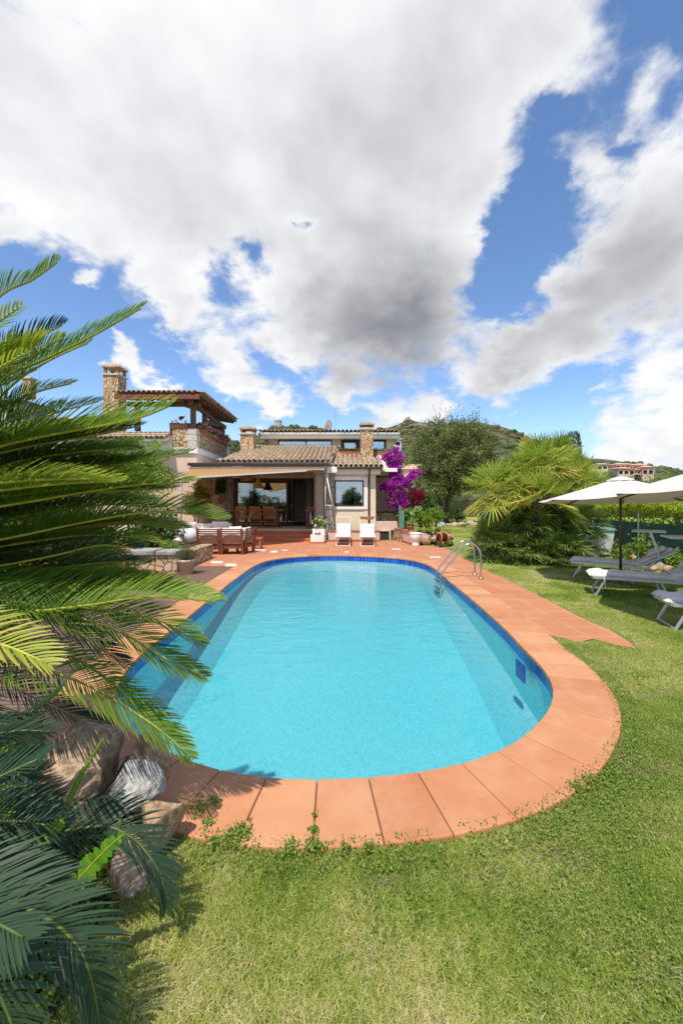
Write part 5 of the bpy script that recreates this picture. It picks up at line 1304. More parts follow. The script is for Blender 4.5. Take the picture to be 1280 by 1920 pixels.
FR = [  # control points (px, py, extra depth), depth, options
 (1.95, [(-190,900,0),(-90,660,0),(0,556,.02),(60,526,.03),(113,488,.03)], dict(tone=.26, roll=30, leafL=.175, fold=34)),
 (1.90, [(-190,920,0),(-90,775,0),(0,711,0),(80,676,0),(155,640,0),(222,603,0),(271,574,0)], dict(tone=.24, roll=34, leafL=.19, fold=30)),
 (2.05, [(-190,930,0),(-60,790,.1),(10,760,.1),(70,735,.1),(140,718,.15)], dict(tone=.40, roll=20, fold=36, leafL=.16)),
 (1.88, [(-200,950,0),(-100,872,0),(0,838,0),(100,815,0),(206,796,0),(270,781,0),(322,760,0)], dict(tone=.36, roll=30, leafL=.235, fold=40)),
 (2.3, [(-200,960,0),(-60,905,0),(60,893,0),(190,876,0),(280,862,0),(362,846,0)], dict(tone=.18, roll=14, fold=42, leafL=.18, m='cycad')),
 (1.75, [(-220,980,0),(-100,920,0),(0,906,0),(100,899,0),(187,899,0)], dict(tone=.46, roll=16, fold=44, leafL=.165, tipc=.55)),
 (1.95, [(-200,990,0),(-60,960,0),(60,940,0),(172,921,0),(270,908,0),(362,904,0)], dict(tone=.30, roll=14, fold=44, leafL=.185)),
 (2.05, [(-210,1010,0),(-80,1020,0),(0,1012,0),(130,985,0),(258,962,0),(340,962,0),(420,976,0)], dict(tone=.26, roll=18, fold=42, leafL=.195, droop=.0)),
 (2.2, [(-200,1010,0),(-60,1030,0),(60,1016,0),(160,1004,.02),(250,1008,.04),(303,1020,.04)], dict(tone=.52, roll=10, leafL=.15, step=.022)),
 (2.1, [(-210,1040,0),(-80,1070,0),(0,1061,0),(100,1042,0),(190,1022,0),(262,1030,0)], dict(tone=.20, roll=14, fold=40, leafL=.17, m='cycad_dark')),
 (1.88, [(-210,1030,0),(-90,1120,0),(30,1146,0),(150,1137,0),(268,1120,0),(340,1121,0),(400,1128,0)], dict(tone=.38, roll=24, leafL=.20, fold=38, tipc=.45)),
 (1.95, [(-200,1030,0),(-70,1110,0),(60,1138,.02),(170,1142,.05),(275,1156,.08),(330,1178,.1),(380,1207,.12)], dict(tone=.28, roll=18, fold=22, leafL=.19)),
 (1.92, [(-200,1030,0),(-70,1110,0),(40,1130,0),(113,1147,.02),(180,1168,.03),(240,1192,.05),(312,1236,.08),(384,1270,.1)], dict(tone=.28, roll=20, fold=20, leafL=.20)),
 (1.30, [(-320,1110,0),(-160,1150,0),(-60,1190,0),(20,1214,0),(93,1246,0)], dict(tone=.64, roll=30, fold=38, leafL=.165, width=.0042, tipc=.5, step=.016, rr=.009)),
 (2.02, [(-230,1080,0),(-90,1190,0),(0,1236,0),(90,1258,0),(172,1288,0),(250,1334,0),(309,1376,0),(358,1422,.02)], dict(tone=.34, roll=15, leafL=.22, tipc=.5)),
 (2.35, [(-210,1060,0),(-60,1160,0),(40,1200,.02),(120,1225,.05),(200,1272,.1),(260,1330,.15),(345,1392,.18)], dict(tone=.28, roll=5, leafL=.19)),
 (2.6, [(-210,1100,0),(-80,1230,0),(30,1290,0),(110,1330,.03),(170,1350,.05),(212,1355,.08)], dict(tone=.12, roll=10, leafL=.18, m='cycad_dark')),
 (1.75, [(-220,1150,0),(-110,1290,0),(-20,1390,0),(50,1345,0),(113,1296,0)], dict(tone=.22, roll=10, leafL=.19, m='cycad_dark', rm='rachis_dark')),
 (1.55, [(-260,1000,0),(-150,860,0),(-60,725,0),(0,690,0),(50,660,0)], dict(tone=.50, roll=10, leafL=.13, step=.02, tipc=.2)),
 (1.60, [(-260,1000,0),(-150,800,0),(-60,650,0),(-10,610,0),(42,572,0)], dict(tone=.44, roll=-5, leafL=.12, step=.02, tipc=.2)),
 (2.0, [(-220,960,0),(-110,830,0),(-40,745,0),(20,715,0),(75,690,.03)], dict(tone=.40, roll=25, leafL=.16)),
 (2.15, [(-210,960,0),(-80,860,0),(20,828,0),(130,806,.05),(235,792,.1)], dict(tone=.34, roll=14, fold=40, leafL=.18)),
 (2.2, [(-210,960,0),(-80,900,0),(20,868,0),(130,850,.05),(255,838,.1)], dict(tone=.30, roll=14, fold=40, leafL=.18)),
 (2.25, [(-210,990,0),(-80,960,0),(20,930,0),(130,915,.05),(275,912,.1)], dict(tone=.22, roll=14, fold=40, leafL=.18)),
 (2.25, [(-210,1020,0),(-80,1060,0),(20,1085,0),(130,1090,.05),(245,1075,.1)], dict(tone=.20, roll=14, fold=40, leafL=.18)),
 (2.15, [(-210,1020,0),(-80,1090,0),(20,1130,0),(130,1180,.05),(240,1248,.1)], dict(tone=.16, roll=12, leafL=.19, m='cycad_dark')),
]
for k, (d, q, kw) in enumerate(FR): frond(cyc, pp(d, *q), seed=k, **kw)
g = np.random.default_rng(5)
order = sorted(range(len(FR)), key=lambda k: FR[k][1][-1][1])
for j, (ka, kb) in enumerate(list(zip(order, order[1:]))*3):      # younger fronds between the ones above
    da, qa, oa = FR[ka]; db, qb, ob = FR[kb]
    if min(da, db) < 1.6 or max(qa[-1][1], qb[-1][1]) > 1250: continue
    Ca, _ = bez_spline(pp(da, *qa), 7); Cb, _ = bez_spline(pp(db, *qb), 7); f = g.uniform(.3, .7); C = Ca*(1-f)+Cb*f
    C = C[0]+(C-C[0])*g.uniform(.80, .97); C[:, 1] += g.uniform(-.05, .5)*np.linspace(.3, 1, 7); frond(cyc, [tuple(q) for q in C], seed=400+j, tone=g.uniform(.24, .52), roll=g.uniform(6, 22), fold=g.uniform(34, 46), leafL=.175, m='cycad' if j % 4 else 'cycad_dark')
for k in range(24):                      # the rest of the crown, mostly behind and below the fronds above
    a = g.uniform(.6, 2.6); el = g.uniform(-.35, 1.0); L = g.uniform(.85, 1.15)
    d = Vector((math.cos(a)*math.cos(el), math.sin(a)*math.cos(el), math.sin(el)))
    c0 = Vector((-2.35, 2.0, 1.58)); pts = []
    for t in (0, .25, .5, .75, 1): pts.append(tuple(c0+d*L*t+Vector((0, 0, 1))*(.18*t-.55*t*t)*L*(.6+.5*math.cos(el))))
    frond(cyc, pts, seed=200+k, tone=g.uniform(.1, .34), fold=34, roll=g.uniform(-10, 20), leafL=.18, m='cycad' if k % 3 else 'cycad_dark')
# lower, bluish cycad at the bottom left, its shade put into the leaf colour
cy2 = thing('cycad', 'dark bluish cycad low in the bottom left corner, arching over the lawn', 'cycad', (-1.75, 1.45, 0))
MB().tube([(-1.75, 1.45, -.05), (-1.75, 1.45, .34)], [.15, .13], 14).build('trunk', 'palmtrunk', cy2, True)
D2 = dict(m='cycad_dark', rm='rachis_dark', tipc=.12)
FR2 = [
 (1.55, [(-330,1660,0),(-160,1610,0),(0,1581,0),(110,1560,0),(195,1549,.01),(240,1566,.01),(270,1592,.01),(300,1640,0),(311,1696,-.01)], dict(tone=.30, roll=18, leafL=.185, ang=(66, 30), droop=.10)),
 (1.18, [(-420,1650,0),(-200,1640,0),(-60,1668,0),(70,1712,0),(142,1769,.0),(172,1840,0),(188,1930,0)], dict(tone=.42, roll=24, leafL=.18, width=.0042, ang=(62, 30), droop=.08)),
 (.98, [(-430,1700,0),(-260,1730,0),(-130,1770,0),(-20,1840,0),(30,1940,0)], dict(tone=.46, roll=24, leafL=.165, width=.0042, droop=.08)),
 (1.30, [(-380,1640,0),(-220,1560,0),(-90,1500,0),(10,1452,0),(80,1420,.02)], dict(tone=.24, roll=12, leafL=.17)),
 (1.40, [(-380,1640,0),(-220,1600,0),(-90,1555,0),(20,1540,0),(115,1552,.02)], dict(tone=.22, roll=25, leafL=.17)),
 (1.25, [(-380,1650,0),(-210,1620,0),(-80,1622,0),(30,1640,0),(110,1668,.02)], dict(tone=.34, roll=30, leafL=.16)),
 (1.6, [(-330,1640,0),(-180,1480,0),(-70,1400,0),(20,1372,.02),(100,1372,.04)], dict(tone=.16, roll=12, leafL=.17)),
 (1.0, [(-480,1720,0),(-300,1690,0),(-150,1690,0),(-40,1716,0),(50,1760,0)], dict(tone=.44, roll=35, leafL=.16)),
]
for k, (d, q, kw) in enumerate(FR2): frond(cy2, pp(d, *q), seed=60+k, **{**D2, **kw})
for k in range(8):
    a = g.uniform(-.9, 2.2); el = g.uniform(.1, .9); L = g.uniform(.6, .8)
    if a < -.2: el = min(el, .4)
    d = Vector((math.cos(a)*math.cos(el), math.sin(a)*math.cos(el), math.sin(el))); c0 = Vector((-1.75, 1.45, .34)); pts = []
    for t in (0, .25, .5, .75, 1): pts.append(tuple(c0+d*L*t+Vector((0, 0, 1))*(.2*t-.5*t*t)*L))
    frond(cy2, pts, seed=300+k, tone=.2, roll=15, leafL=.16, **D2)

# ferns, boulders, weeds in the bed
def fern(label, pts, wl=.026, seed=0, step=.011):
    t = thing('fern', label, 'fern', tuple(pts[0]), 'sword fern blades among the boulders'); C, L = bez_spline(pts, 50); T = norm(np.gradient(C, axis=0)); n = int(L/step); s = np.linspace(.04, .99, n)
    at = lambda A: np.stack([np.interp(s, np.linspace(0, 1, 50), A[:, k]) for k in range(3)], 1)
    p, tt = at(C), norm(at(T)); view = norm(p-np.array([0, 0, EYE])); S_ = norm(np.cross(tt, view)+.15*rng.normal(size=(n, 3)))
    parts = []; lw = wl*np.minimum(1, .3+s*5)*np.sqrt(np.clip(1.03-s**3, .03, 1))
    for sg in (1, -1):
        d = norm(S_*sg+tt*.25); wv = norm(tt+.2*view)*lw[:, None]*.24+.002*tt
        V, F, R = strips(p, p+d*lw[:, None]*.5, p+d*lw[:, None]-view*lw[:, None]*-.1, wv, np.clip(.5+rng.normal(0, .15, n), 0, 1), (.7, 1.1, 1., .25)); parts.append((V, F, R))
    V, F, R = join(parts); o = npmesh('leaflets', V, F, 'fern', t, R); MB().tube([tuple(c) for c in C[::4]], .0022, 5).build('stalk', 'rachis', t); return t
fern('bright fern blade leaning up below the pale grey rock', pp(1.38, (115,1690,0), (150,1645,0), (190,1602,0), (232,1563,0)), .040, step=.018)
fern('thin upright fern blade in front of the biggest boulder', pp(1.75, (120,1525,0), (133,1494,0), (160,1440,0), (195,1383,0)), .014)
fern('feathery fern blade beside the dark arching frond', pp(1.40, (20,1632,0), (55,1600,0), (90,1568,0), (124,1530,0)), .036, step=.02)
fern('small fern tip at the left edge under the biggest boulder', pp(1.6, (-30,1532,0), (-10,1515,0), (10,1485,0), (24,1472,0)), .026, step=.018)
fern('small arching fern at the left edge below the dark fronds', pp(1.6, (-20,1545,0), (0,1535,0), (22,1520,0), (40,1512,0)), .028, step=.018)
fern('low fern blade lying over the weeds left of the lawn', pp(1.5, (30,1662,0), (60,1650,0), (90,1632,0), (118,1612,0)), .028, step=.016)
def ico(sub):
    t = (1+5**.5)/2; vs = [tuple(q) for q in norm(np.array([(-1,t,0),(1,t,0),(-1,-t,0),(1,-t,0),(0,-1,t),(0,1,t),(0,-1,-t),(0,1,-t),(t,0,-1),(t,0,1),(-t,0,-1),(-t,0,1)], float))]
    fs = [(0,11,5),(0,5,1),(0,1,7),(0,7,10),(0,10,11),(1,5,9),(5,11,4),(11,10,2),(10,7,6),(7,1,8),(3,9,4),(3,4,2),(3,2,6),(3,6,8),(3,8,9),(4,9,5),(2,4,11),(6,2,10),(8,6,7),(9,8,1)]
    for _ in range(sub):
        c = {}; nf = []
        def mp(a, b_):
            k = (min(a, b_), max(a, b_))
            if k not in c: v = Vector(vs[a])+Vector(vs[b_]); v.normalize(); c[k] = len(vs); vs.append(tuple(v))
            return c[k]
        for a, b_, d in fs: x, y, z = mp(a, b_), mp(b_, d), mp(d, a); nf += [(a, x, z), (b_, y, x), (d, z, y), (x, y, z)]
        fs = nf
    return np.array(vs), np.array(fs)
I4 = ico(4); I2 = ico(2)
def rock(name, label, c, r, m, seed, cat='boulder', group=None, cut=7, base=I4, rough=.05):
    g_ = np.random.default_rng(seed); V = base[0].copy()
    for _ in range(cut):
        nrm = norm(g_.normal(size=3)); dist = g_.uniform(.5, .88); e = V @ nrm-dist; V = V-np.where(e > 0, e*.93, 0)[:, None]*nrm
    x, y, z = V.T; V = V*(1+rough*1.2*fbm(x*3+z, y*3-z*2, 1., 4, seed)+rough*.55*fbm(x*9-z*4, y*9+z*5, 1.2, 3, seed+1))[:, None]
    V = V*np.array(r)+np.array(c); return tag(npmesh(name, V, base[1], m, None, None, True), label, cat, group)
def rk(px0, px1, py0, py1, d, depth, **k):
    c = P((px0+px1)/2, (py0+py1)/2, d); return tuple(c), ((px1-px0)/2/FPX*d, depth, (py1-py0)/2/FPX*d)
for lab, bx, d, dep, m, sd in (('biggest rounded granite boulder among the fronds at the pool corner', (86,234,1338,1478), 2.25, .20, 'boulder', 11),
    ('wide low granite boulder under the biggest one', (60,215,1430,1540), 2.1, .20, 'boulder', 23), ('tall brown rock standing on the coping edge', (238,320,1368,1492), 2.30, .12, 'brownrock', 31),
    ('pale grey rock between the tall brown rock and the dark frond', (203,303,1436,1512), 2.12, .11, 'greyrock', 43), ('reddish rounded boulder under the arching dark frond', (196,288,1572,1680), 1.85, .12, 'boulder', 52),
    ('small boulder low in the weeds by the lawn edge', (108,152,1760,1822), 1.45, .07, 'boulder', 61), ('flat brown rock behind the arching dark frond', (255,345,1490,1590), 2.0, .10, 'brownrock', 77)):
    c, r = rk(*bx, d, dep); rock('boulder', lab, c, tuple(q*1.12 for q in r), m, sd, cut=12, rough=.075)
hz = thing('irrigation_hose', 'black irrigation pipe between the two tall boulders', 'hose', P(180, 1500, 2.05)); MB().tube(catmull([P(165,1505,2.0), P(185,1492,2.03), P(205,1470,2.1), P(228,1440,2.2), P(240,1420,2.3)], 5, False), .011, 8).build('pipe', 'black', hz, True)
# creeping weeds in the bed and over the coping
def weeds(pts, size, m, h, stems=0, name='ground_cover'):
    n = len(pts); R = rng.uniform(0, 1, n); pts = pts.copy(); pts[:, 2] += np.abs(rng.normal(0, h, n))
    V, F, R = leaves(pts, size, R, 1.4, .9); o = npmesh(name, V, F, m, None, R); o['kind'] = 'stuff'; return o
def scatter(n, x0, x1, y0, y1, test):
    x = rng.uniform(x0, x1, n); y = rng.uniform(y0, y1, n); k = test(x, y); return np.stack([x[k], y[k], np.zeros(k.sum())], 1)
bedp = [tuple(p[:2]) for p in bed_poly]
p_ = scatter(60000, -3.2, -.85, .5, 2.9, lambda x, y: inpoly(x, y, bedp) & (fbm(x, y, 6., 3, 4) > -.30))
weeds(p_, .026, 'clover', .045)
# small rosettes along the coping edge: band of creeping weeds
ox = np.array([(p.x, p.y) for p in outer])
def band(n, lo, hi, keep, seed=0):
    i = rng.integers(0, len(outer), n); nx_ = np.array([(outer[j]-inner[j]).normalized()[:2] for j in range(len(outer))])[i]
    t = rng.uniform(0, 1, n)[:, None]; b_ = ox[i]*(1-t)+ox[(i+1) % len(ox)]*t
    q = b_+nx_*rng.uniform(lo, hi, n)[:, None]; k = keep(q[:, 0], q[:, 1]); return np.concatenate([q[k], np.zeros((k.sum(), 1))], 1)
dpl = [tuple(p[:2]) for p in deck_poly]
edge = lambda x, y: (y < 4.9) & (x > -1.15) & ~inpoly(x, y, dpl) & ~inpoly(x, y, bedp)
p_ = band(42000, -.05, .15, lambda x, y: edge(x, y) & (fbm(x, y, 5., 3, 8) > -.75)); weeds(p_, .0125, 'clover', .022)
p_ = band(46000, .08, .50, lambda x, y: edge(x, y) & (fbm(x, y, 4., 3, 18) > -.05)); weeds(p_, .0120, 'clover', .014)
q_ = scatter(150000, -1.0, 3.0, 1.0, 4.2, lambda x, y: (np.abs(x) < y*.9+.2) & ~inpoly(x, y, bedp) & ~inpoly(x, y, [tuple(p[:2]) for p in outer]) & ~inpoly(x, y, dpl) & (fbm(x, y, 2.6, 4, 41)+rng.uniform(-.25, .25, len(x)) > .52))
weeds(q_, .0105, 'clover', .014, name='lawn_weeds')
# tufts in the joints and on the coping
pt = []
for px, py, r, n in ((350,1425,.035,60),(372,1520,.07,150),(400,1505,.05,80),(392,1545,.045,60),(405,1580,.05,110),(440,1572,.075,260),(455,1560,.05,130),(588,1560,.025,90),(587,1590,.04,170),(590,1530,.012,30),(300,1418,.04,60),(545,1590,.05,80),(1100,1462,.05,120),(1080,1475,.05,110),(645,1590,.03,50),(690,1592,.03,60)):
    c = G(px, py, .02); q = rng.normal(0, r*.5, (n, 2)); pt.append(np.stack([c.x+q[:, 0], c.y+q[:, 1], np.full(n, .022)], 1))
weeds(np.concatenate(pt), .015, 'clover', .014, name='coping_weeds')
fl = band(150, .02, .35, edge); fl[:, 2] = rng.uniform(.02, .05, len(fl)); V, F, R = leaves(fl, .011, rng.uniform(0, 1, len(fl)), 2., 1.); o = npmesh('yellow_flowers', V, F, 'yellowpetal', None, R); o['kind'] = 'stuff'

# ------------------------------------------------------------------ fan palm clump
pm = thing('fan_palm', 'big yellow-green fan palm clump with several heads on the lawn', 'palm', (5.6, 12.1, 0))
def fans(heads, name, m, trunk=True):
    parts = []; stalk = MB()
    for (cx, cy, cz, nl, Rb, pet, e0, e1, tone, a0, a1) in heads:
        c = np.array([cx, cy, cz])
        for k in range(nl):
            az_ = rng.uniform(a0, a1); u_ = (k+.5)/nl; el = e0+(e1-e0)*u_+rng.normal(0, .1); d = np.array([math.cos(az_)*math.cos(el), math.sin(az_)*math.cos(el), math.sin(el)])
            pl_ = pet*rng.uniform(.75, 1.2); hub = c+d*pl_-np.array([0, 0, 1])*.10*pl_*(1-u_)
            side = norm(np.cross(d, [0, 0, 1.]))[None][0] if abs(d[2]) < .97 else np.array([1., 0, 0])
            up = np.cross(side, d); tw = rng.normal(0, .35); side = side*math.cos(tw)+up*math.sin(tw); up = np.cross(side, d)
            ns = 20; th = np.linspace(-1.95, 1.95, ns)+rng.normal(0, .025, ns)
            dirs = np.cos(th)[:, None]*d+np.sin(th)[:, None]*side+up*(.22+.10*np.abs(th))[:, None]; dirs = norm(dirs)
            L = Rb*rng.uniform(.85, 1.12)*(1-.16*np.abs(th)/1.95)*rng.uniform(.9, 1.05, ns)
            drp = (.10+.28*(1-u_))*rng.uniform(.5, 1.5, ns)
            p0 = hub+dirs*.03; p1 = hub+dirs*L[:, None]*.55; p2 = hub+dirs*L[:, None]; p2[:, 2] -= drp*L
            wv = norm(np.cross(dirs, up+.4*rng.normal(size=(ns, 3))))*.0165
            tn = np.clip(tone+.20*(1-u_)+rng.normal(0, .17)+rng.normal(0, .07, ns), 0, 1)
            V, F, R = strips(p0, p1, p2, wv, tn, (.35, 1., .8, .05)); R = R.reshape(ns, 4, 2); R[:, 3] += .18; R[:, 2] += .06; parts.append((V, F, np.clip(R, 0, 1).ravel()))
            stalk.tube([c, (c+hub)/2+np.array([0, 0, .02]), hub], [.012, .009, .006], 5, False)
    V, F, R = join(parts); npmesh(name, V, F, m, pm, R); stalk.build('leaf_stalk', 'rachis', pm)
H = lambda px, py, y: tuple(P(px, py, y))
fans([(*H(1005,880,12.0), 46, .70, .56, -.55, 1.45, .40, 0, 2*PI), (*H(925,925,11.9), 42, .64, .50, -.65, 1.35, .46, 0, 2*PI), (*H(1075,905,12.2), 42, .66, .52, -.6, 1.35, .44, 0, 2*PI),
      (*H(1005,935,11.3), 36, .64, .50, -.6, 1.2, .48, 0, 2*PI), (*H(960,905,12.8), 26, .58, .48, -.3, 1.3, .34, 0, 2*PI), (*H(1045,865,12.9), 26, .56, .5, -.2, 1.4, .34, 0, 2*PI), (*H(1040,945,11.6), 26, .55, .42, -.7, .9, .42, 0, 2*PI)], 'crown', 'fan')
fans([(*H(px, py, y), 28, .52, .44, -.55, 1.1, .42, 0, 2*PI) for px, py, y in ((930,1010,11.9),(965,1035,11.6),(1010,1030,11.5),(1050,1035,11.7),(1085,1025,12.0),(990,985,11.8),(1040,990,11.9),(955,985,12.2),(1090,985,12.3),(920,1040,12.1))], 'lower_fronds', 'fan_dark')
b = MB()
for px, py, y, bx in ((1005,880,12.0,1000),(925,925,11.9,965),(1075,905,12.2,1040),(1005,935,11.3,1005),(1040,945,11.6,1030)):
    t = P(px, py, y); q = P(bx, 1052, 12.1); q.z = -.05; b.tube([q, q.lerp(t, .5)+Vector((0, 0, .1)), t], [.11, .10, .085], 10)
b.build('trunk', 'palmtrunk', pm, True)

# ------------------------------------------------------------------ trees and shrubs
def tree(name, label, base, limbs, ells, k, per, spread, size, m, rmin=.45, whip=0, bark='bark', group=None, r0=.2, asp=.5):
    t = thing(name, label, 'tree', tuple(base), group); base = Vector(base); b = MB()
    for path, r in limbs: b.tube(catmull([base+Vector(q) for q in path], 4, False), list(np.linspace(r, r*.3, (len(path)-1)*4+1)), 9)
    e = [tuple(base+Vector(q[:3]))+tuple(q[3:]) for q in ells]
    pts, R, out = clumps(e, k, per, spread, rmin)
    for q in range(26):                # branchlets into the clumps
        i = rng.integers(0, len(pts)); a = base+Vector(limbs[q % len(limbs)][0][-1]); c = Vector(pts[i]); b.tube([a, a.lerp(c, .5)+Vector((0, 0, .1)), c], [r0*.22, r0*.14, r0*.05], 5)
    b.build('trunk', bark, t, True)
    V, F, R = leaves(pts, size, R, .35, asp, out); parts = [(V, F, R)]
    if whip:                           # upright leafy shoots at the top
        top = np.array([(p[0], p[1]) for p in pts]); zmax = pts[:, 2].max(); sel = pts[pts[:, 2] > np.quantile(pts[:, 2], .80)]
        pk = sel[rng.choice(len(sel), whip)]; hh = rng.uniform(.5, 1.5, whip); lean = rng.normal(0, .12, (whip, 2))
        tt = rng.uniform(0, 1, (whip, 26)); q = pk[:, None, :]+np.stack([lean[:, :1]*tt*hh[:, None]+rng.normal(0, .05, tt.shape), lean[:, 1:]*tt*hh[:, None]+rng.normal(0, .05, tt.shape), tt*hh[:, None]], -1)
        q = q.reshape(-1, 3); parts.append(leaves(q, size*.8, rng.uniform(.2, .8, len(q)), .1, .4, np.tile([0, 0, .8], (len(q), 1))))
    V, F, R = join(parts); npmesh('crown', V, F, m, t, R); return t
tb = P(836, 978, 33); tb.z = -.02
s_ = 33/FPX
tree('holm_oak', 'dense grey-green oak behind the palm with a dark forked trunk', tb,
     [([(0,0,0),(-.25,0,1.2),(-.9,.1,2.6),(-1.3,.2,4.2)], .26), ([(0,0,0),(.12,.1,1.4),(.3,.2,3.),(.9,.2,4.6)], .25), ([(.0,0,.6),(.1,-.3,2.4),(.2,-.6,4.4)], .18)],
     [(-.5,0,3.6,2.6,2.4,1.7),(1.7,0,4.0,2.4,2.4,1.8),(-.9,.2,5.7,2.6,2.5,2.0),(1.6,.2,6.2,2.7,2.5,2.0),(.6,.2,7.4,2.8,2.4,1.5),(-1.4,-.3,2.6,1.4,1.3,1.0),(3.0,.2,4.6,1.7,1.8,1.6),(.4,-.4,4.8,2.4,2.2,2.2)], 620, 85, .46, .17, 'oak', .5, 150, r0=.22)
# mature trees further off
def far_tree(label, px, py, y, w_, h, m='shrubdark', base=None):
    c = P(px, py, y); zb = base if base is not None else c.z-h
    return tree('broadleaf_tree', label, (c.x, c.y, zb), [([(0,0,0),(.1,0,h*.3),(.0,.1,h*.6)], .04*h+.04)], [(0,0,h*.62,w_,w_,h*.36),(w_*.4,0,h*.5,w_*.7,w_*.7,h*.3),(-w_*.45,.1,h*.48,w_*.65,w_*.7,h*.28)], 130, 40, .16*w_+.1, .05*w_+.09, m, .4, group='trees beyond the hedge', r0=.1)
far_tree('round green tree left of the hilltop houses, over the hedge', 1132, 884, 34, 1.6, 4.2, 'shrubdark')
far_tree('light green tree right of the parasol top, over the hedge', 1268, 884, 30, 2.3, 4.4, 'green')
far_tree('dark olive tree directly under the big hilltop house', 1196, 887, 62, 3.4, 6.5, 'shrubdark')
far_tree('pale green tree under the hilltop house, right part', 1236, 892, 45, 2.6, 5.0, 'green')
far_tree('olive tree just behind the top of the palm', 1100, 868, 40, 2.2, 6.0, 'oak')
far_tree('small green tree between the two white neighbour houses', 748, 898, 30, 1.2, 4.2, 'green')
tree('broadleaf_tree', 'small round tree behind the viewer, mirrored in the villa window', (1.25, -11, -.02), [([(0,0,0),(.05,0,.9),(0,.1,1.9)], .09)], [(0,0,2.4,1.2,1.2,1.2),(.5,0,1.9,.9,.9,.9),(-.5,.1,2.,.9,.9,.9)], 150, 40, .25, .16, 'shrubdark', .4, r0=.1)
shrub('hedge_shrub', 'dark shrub behind the viewer, mirrored in the glass doors', 'shrub', [(-8.5,-9,1.2,1.6,1.2,1.4),(-6.6,-9,.9,1.3,1.2,1.1),(-10.2,-9,1.3,1.4,1.2,1.5)], 200, 34, .3, .17, 'shrubdark', 3)
def cypress(label, px, py, y, h, r):
    c = P(px, py, y); t = thing('cypress', label, 'tree', (c.x, c.y, c.z-h)); MB().tube([(c.x, c.y, c.z-h-.3), (c.x, c.y, c.z-.4)], [.14, .03], 8).build('trunk', 'bark', t)
    n = 9000; u_ = rng.uniform(0, 1, n)**.7; rr = r*np.sin(PI*np.clip(u_*.92+.06, 0, 1)**.62)*rng.uniform(.72, 1.05, n)*(1+.12*np.sin(u_*40+rng.uniform(0, 6, n))); a = rng.uniform(0, 2*PI, n)
    q = np.stack([c.x+rr*np.cos(a), c.y+rr*np.sin(a), c.z-u_*h], 1); V, F, R = leaves(q, .22, rng.uniform(0, .7, n), .1, .35, np.tile([0, 0, 1.2], (n, 1))); npmesh('crown', V, F, 'shrubdark', t, R)
cypress('tall dark cypress rising behind the fan palm', 1074, 808, 42, 7.5, .75)
cypress('second thinner cypress, half hidden behind the fan palm', 1054, 816, 44, 6.5, .6)
# bougainvillea over the lattice
bg = thing('bougainvillea', 'magenta bougainvillea climbing the house corner beside the lattice', 'climbing plant', (2.75, 19.9, 0))
BL = [(737,852,17),(726,862,12),(748,862,12),(741,882,9),(746,897,10),(742,912,20),(757,903,14),(728,908,13),(772,892,9),(783,888,5),(738,930,16),(752,930,10),(752,947,11),(760,942,7),(733,920,10),(716,915,6)]
BL += [(741,872,12),(742,892,12),(737,940,14),(745,920,16),(735,868,11)]
e = [(*P(x, y, 19.7), r*1.08*19.7/FPX, r*.9*19.7/FPX, r*1.08*19.7/FPX) for x, y, r in BL]
pts, R, out = clumps(e, 620, 36, .10, .35); V, F, R = leaves(pts, .075, R, .3, .85, out); npmesh('flowers', V, F, 'magenta', bg, R)
pts, R, out = clumps(e+[(*P(742, 935, 19.9), .4, .3, .5)], 120, 14, .12, .4); V, F, R = leaves(pts, .085, R, .3, .6, out); npmesh('foliage', V, F, 'green', bg, R)
b = MB()
for q in range(4): b.tube(catmull([(2.8+.07*q, 19.95, -.05), (2.75+.05*q, 19.9, .9), P(742+3*q, 925, 19.8), P(744-2*q, 890, 19.75), P(738+4*q, 858, 19.7)], 4, False), .025, 6)
b.build('stem', 'bark', bg, True)
e = [(*P(x, y, 21.2), r*21.2/FPX, r*21.2/FPX*.8, r*21.2/FPX) for x, y, r in ((772,937,17),(784,930,12),(760,945,10),(790,925,6),(775,922,8))]
cb = thing('bougainvillea', 'crimson bougainvillea bush behind the green garden shrubs', 'shrub', (3.8, 21.2, 0)); pts, R, out = clumps(e, 170, 26, .11, .45); V, F, R = leaves(pts, .08, R, .3, .85, out); npmesh('flowers', V, F, 'crimson', cb, R)
pts, R, out = clumps(e, 70, 14, .16, .4); V, F, R = leaves(pts, .09, R, .3, .6, out); npmesh('foliage', V, F, 'shrubdark', cb, R); MB().tube([(3.8, 21.2, -.05), (3.78, 21.2, .8), P(774, 940, 21.2)], [.05, .04, .02], 7).build('stem', 'bark', cb)
def px_shrub(name, label, px, py, y, rx, rz, m, k=60, per=22, spread=.12, size=.09, cat='shrub', n=3, group=None, zmin=0., asp=.5, stem=3, flower=None):
    c = P(px, py, y); X, Z = rx*y/FPX, rz*y/FPX
    e = [(c.x, c.y, c.z, X*.8, X*.8, Z)]+[(c.x+rng.uniform(-.5, .5)*X, c.y+rng.uniform(-.3, .3)*X, c.z+rng.uniform(-.4, .3)*Z, X*.6, X*.6, Z*.6) for _ in range(n)]
    return shrub(name, label, cat, e, k, per, spread, size, m, stem, .4, asp, group, flower, zmin)
gg = 'green shrubs behind the garden wall'
px_shrub('garden_shrub', 'bright green bush right behind the green gate', 762, 968, 18.4, 16, 16, 'green', 60, 24, .14, .10, group=gg, zmin=.38)
px_shrub('garden_shrub', 'tall bright green bush in the middle of the garden bed', 790, 966, 19.2, 20, 18, 'green', 80, 24, .15, .11, group=gg, zmin=.3)
px_shrub('garden_shrub', 'green bush at the foot of the oak trunk', 816, 966, 21, 20, 17, 'green', 80, 22, .16, .11, group=gg)
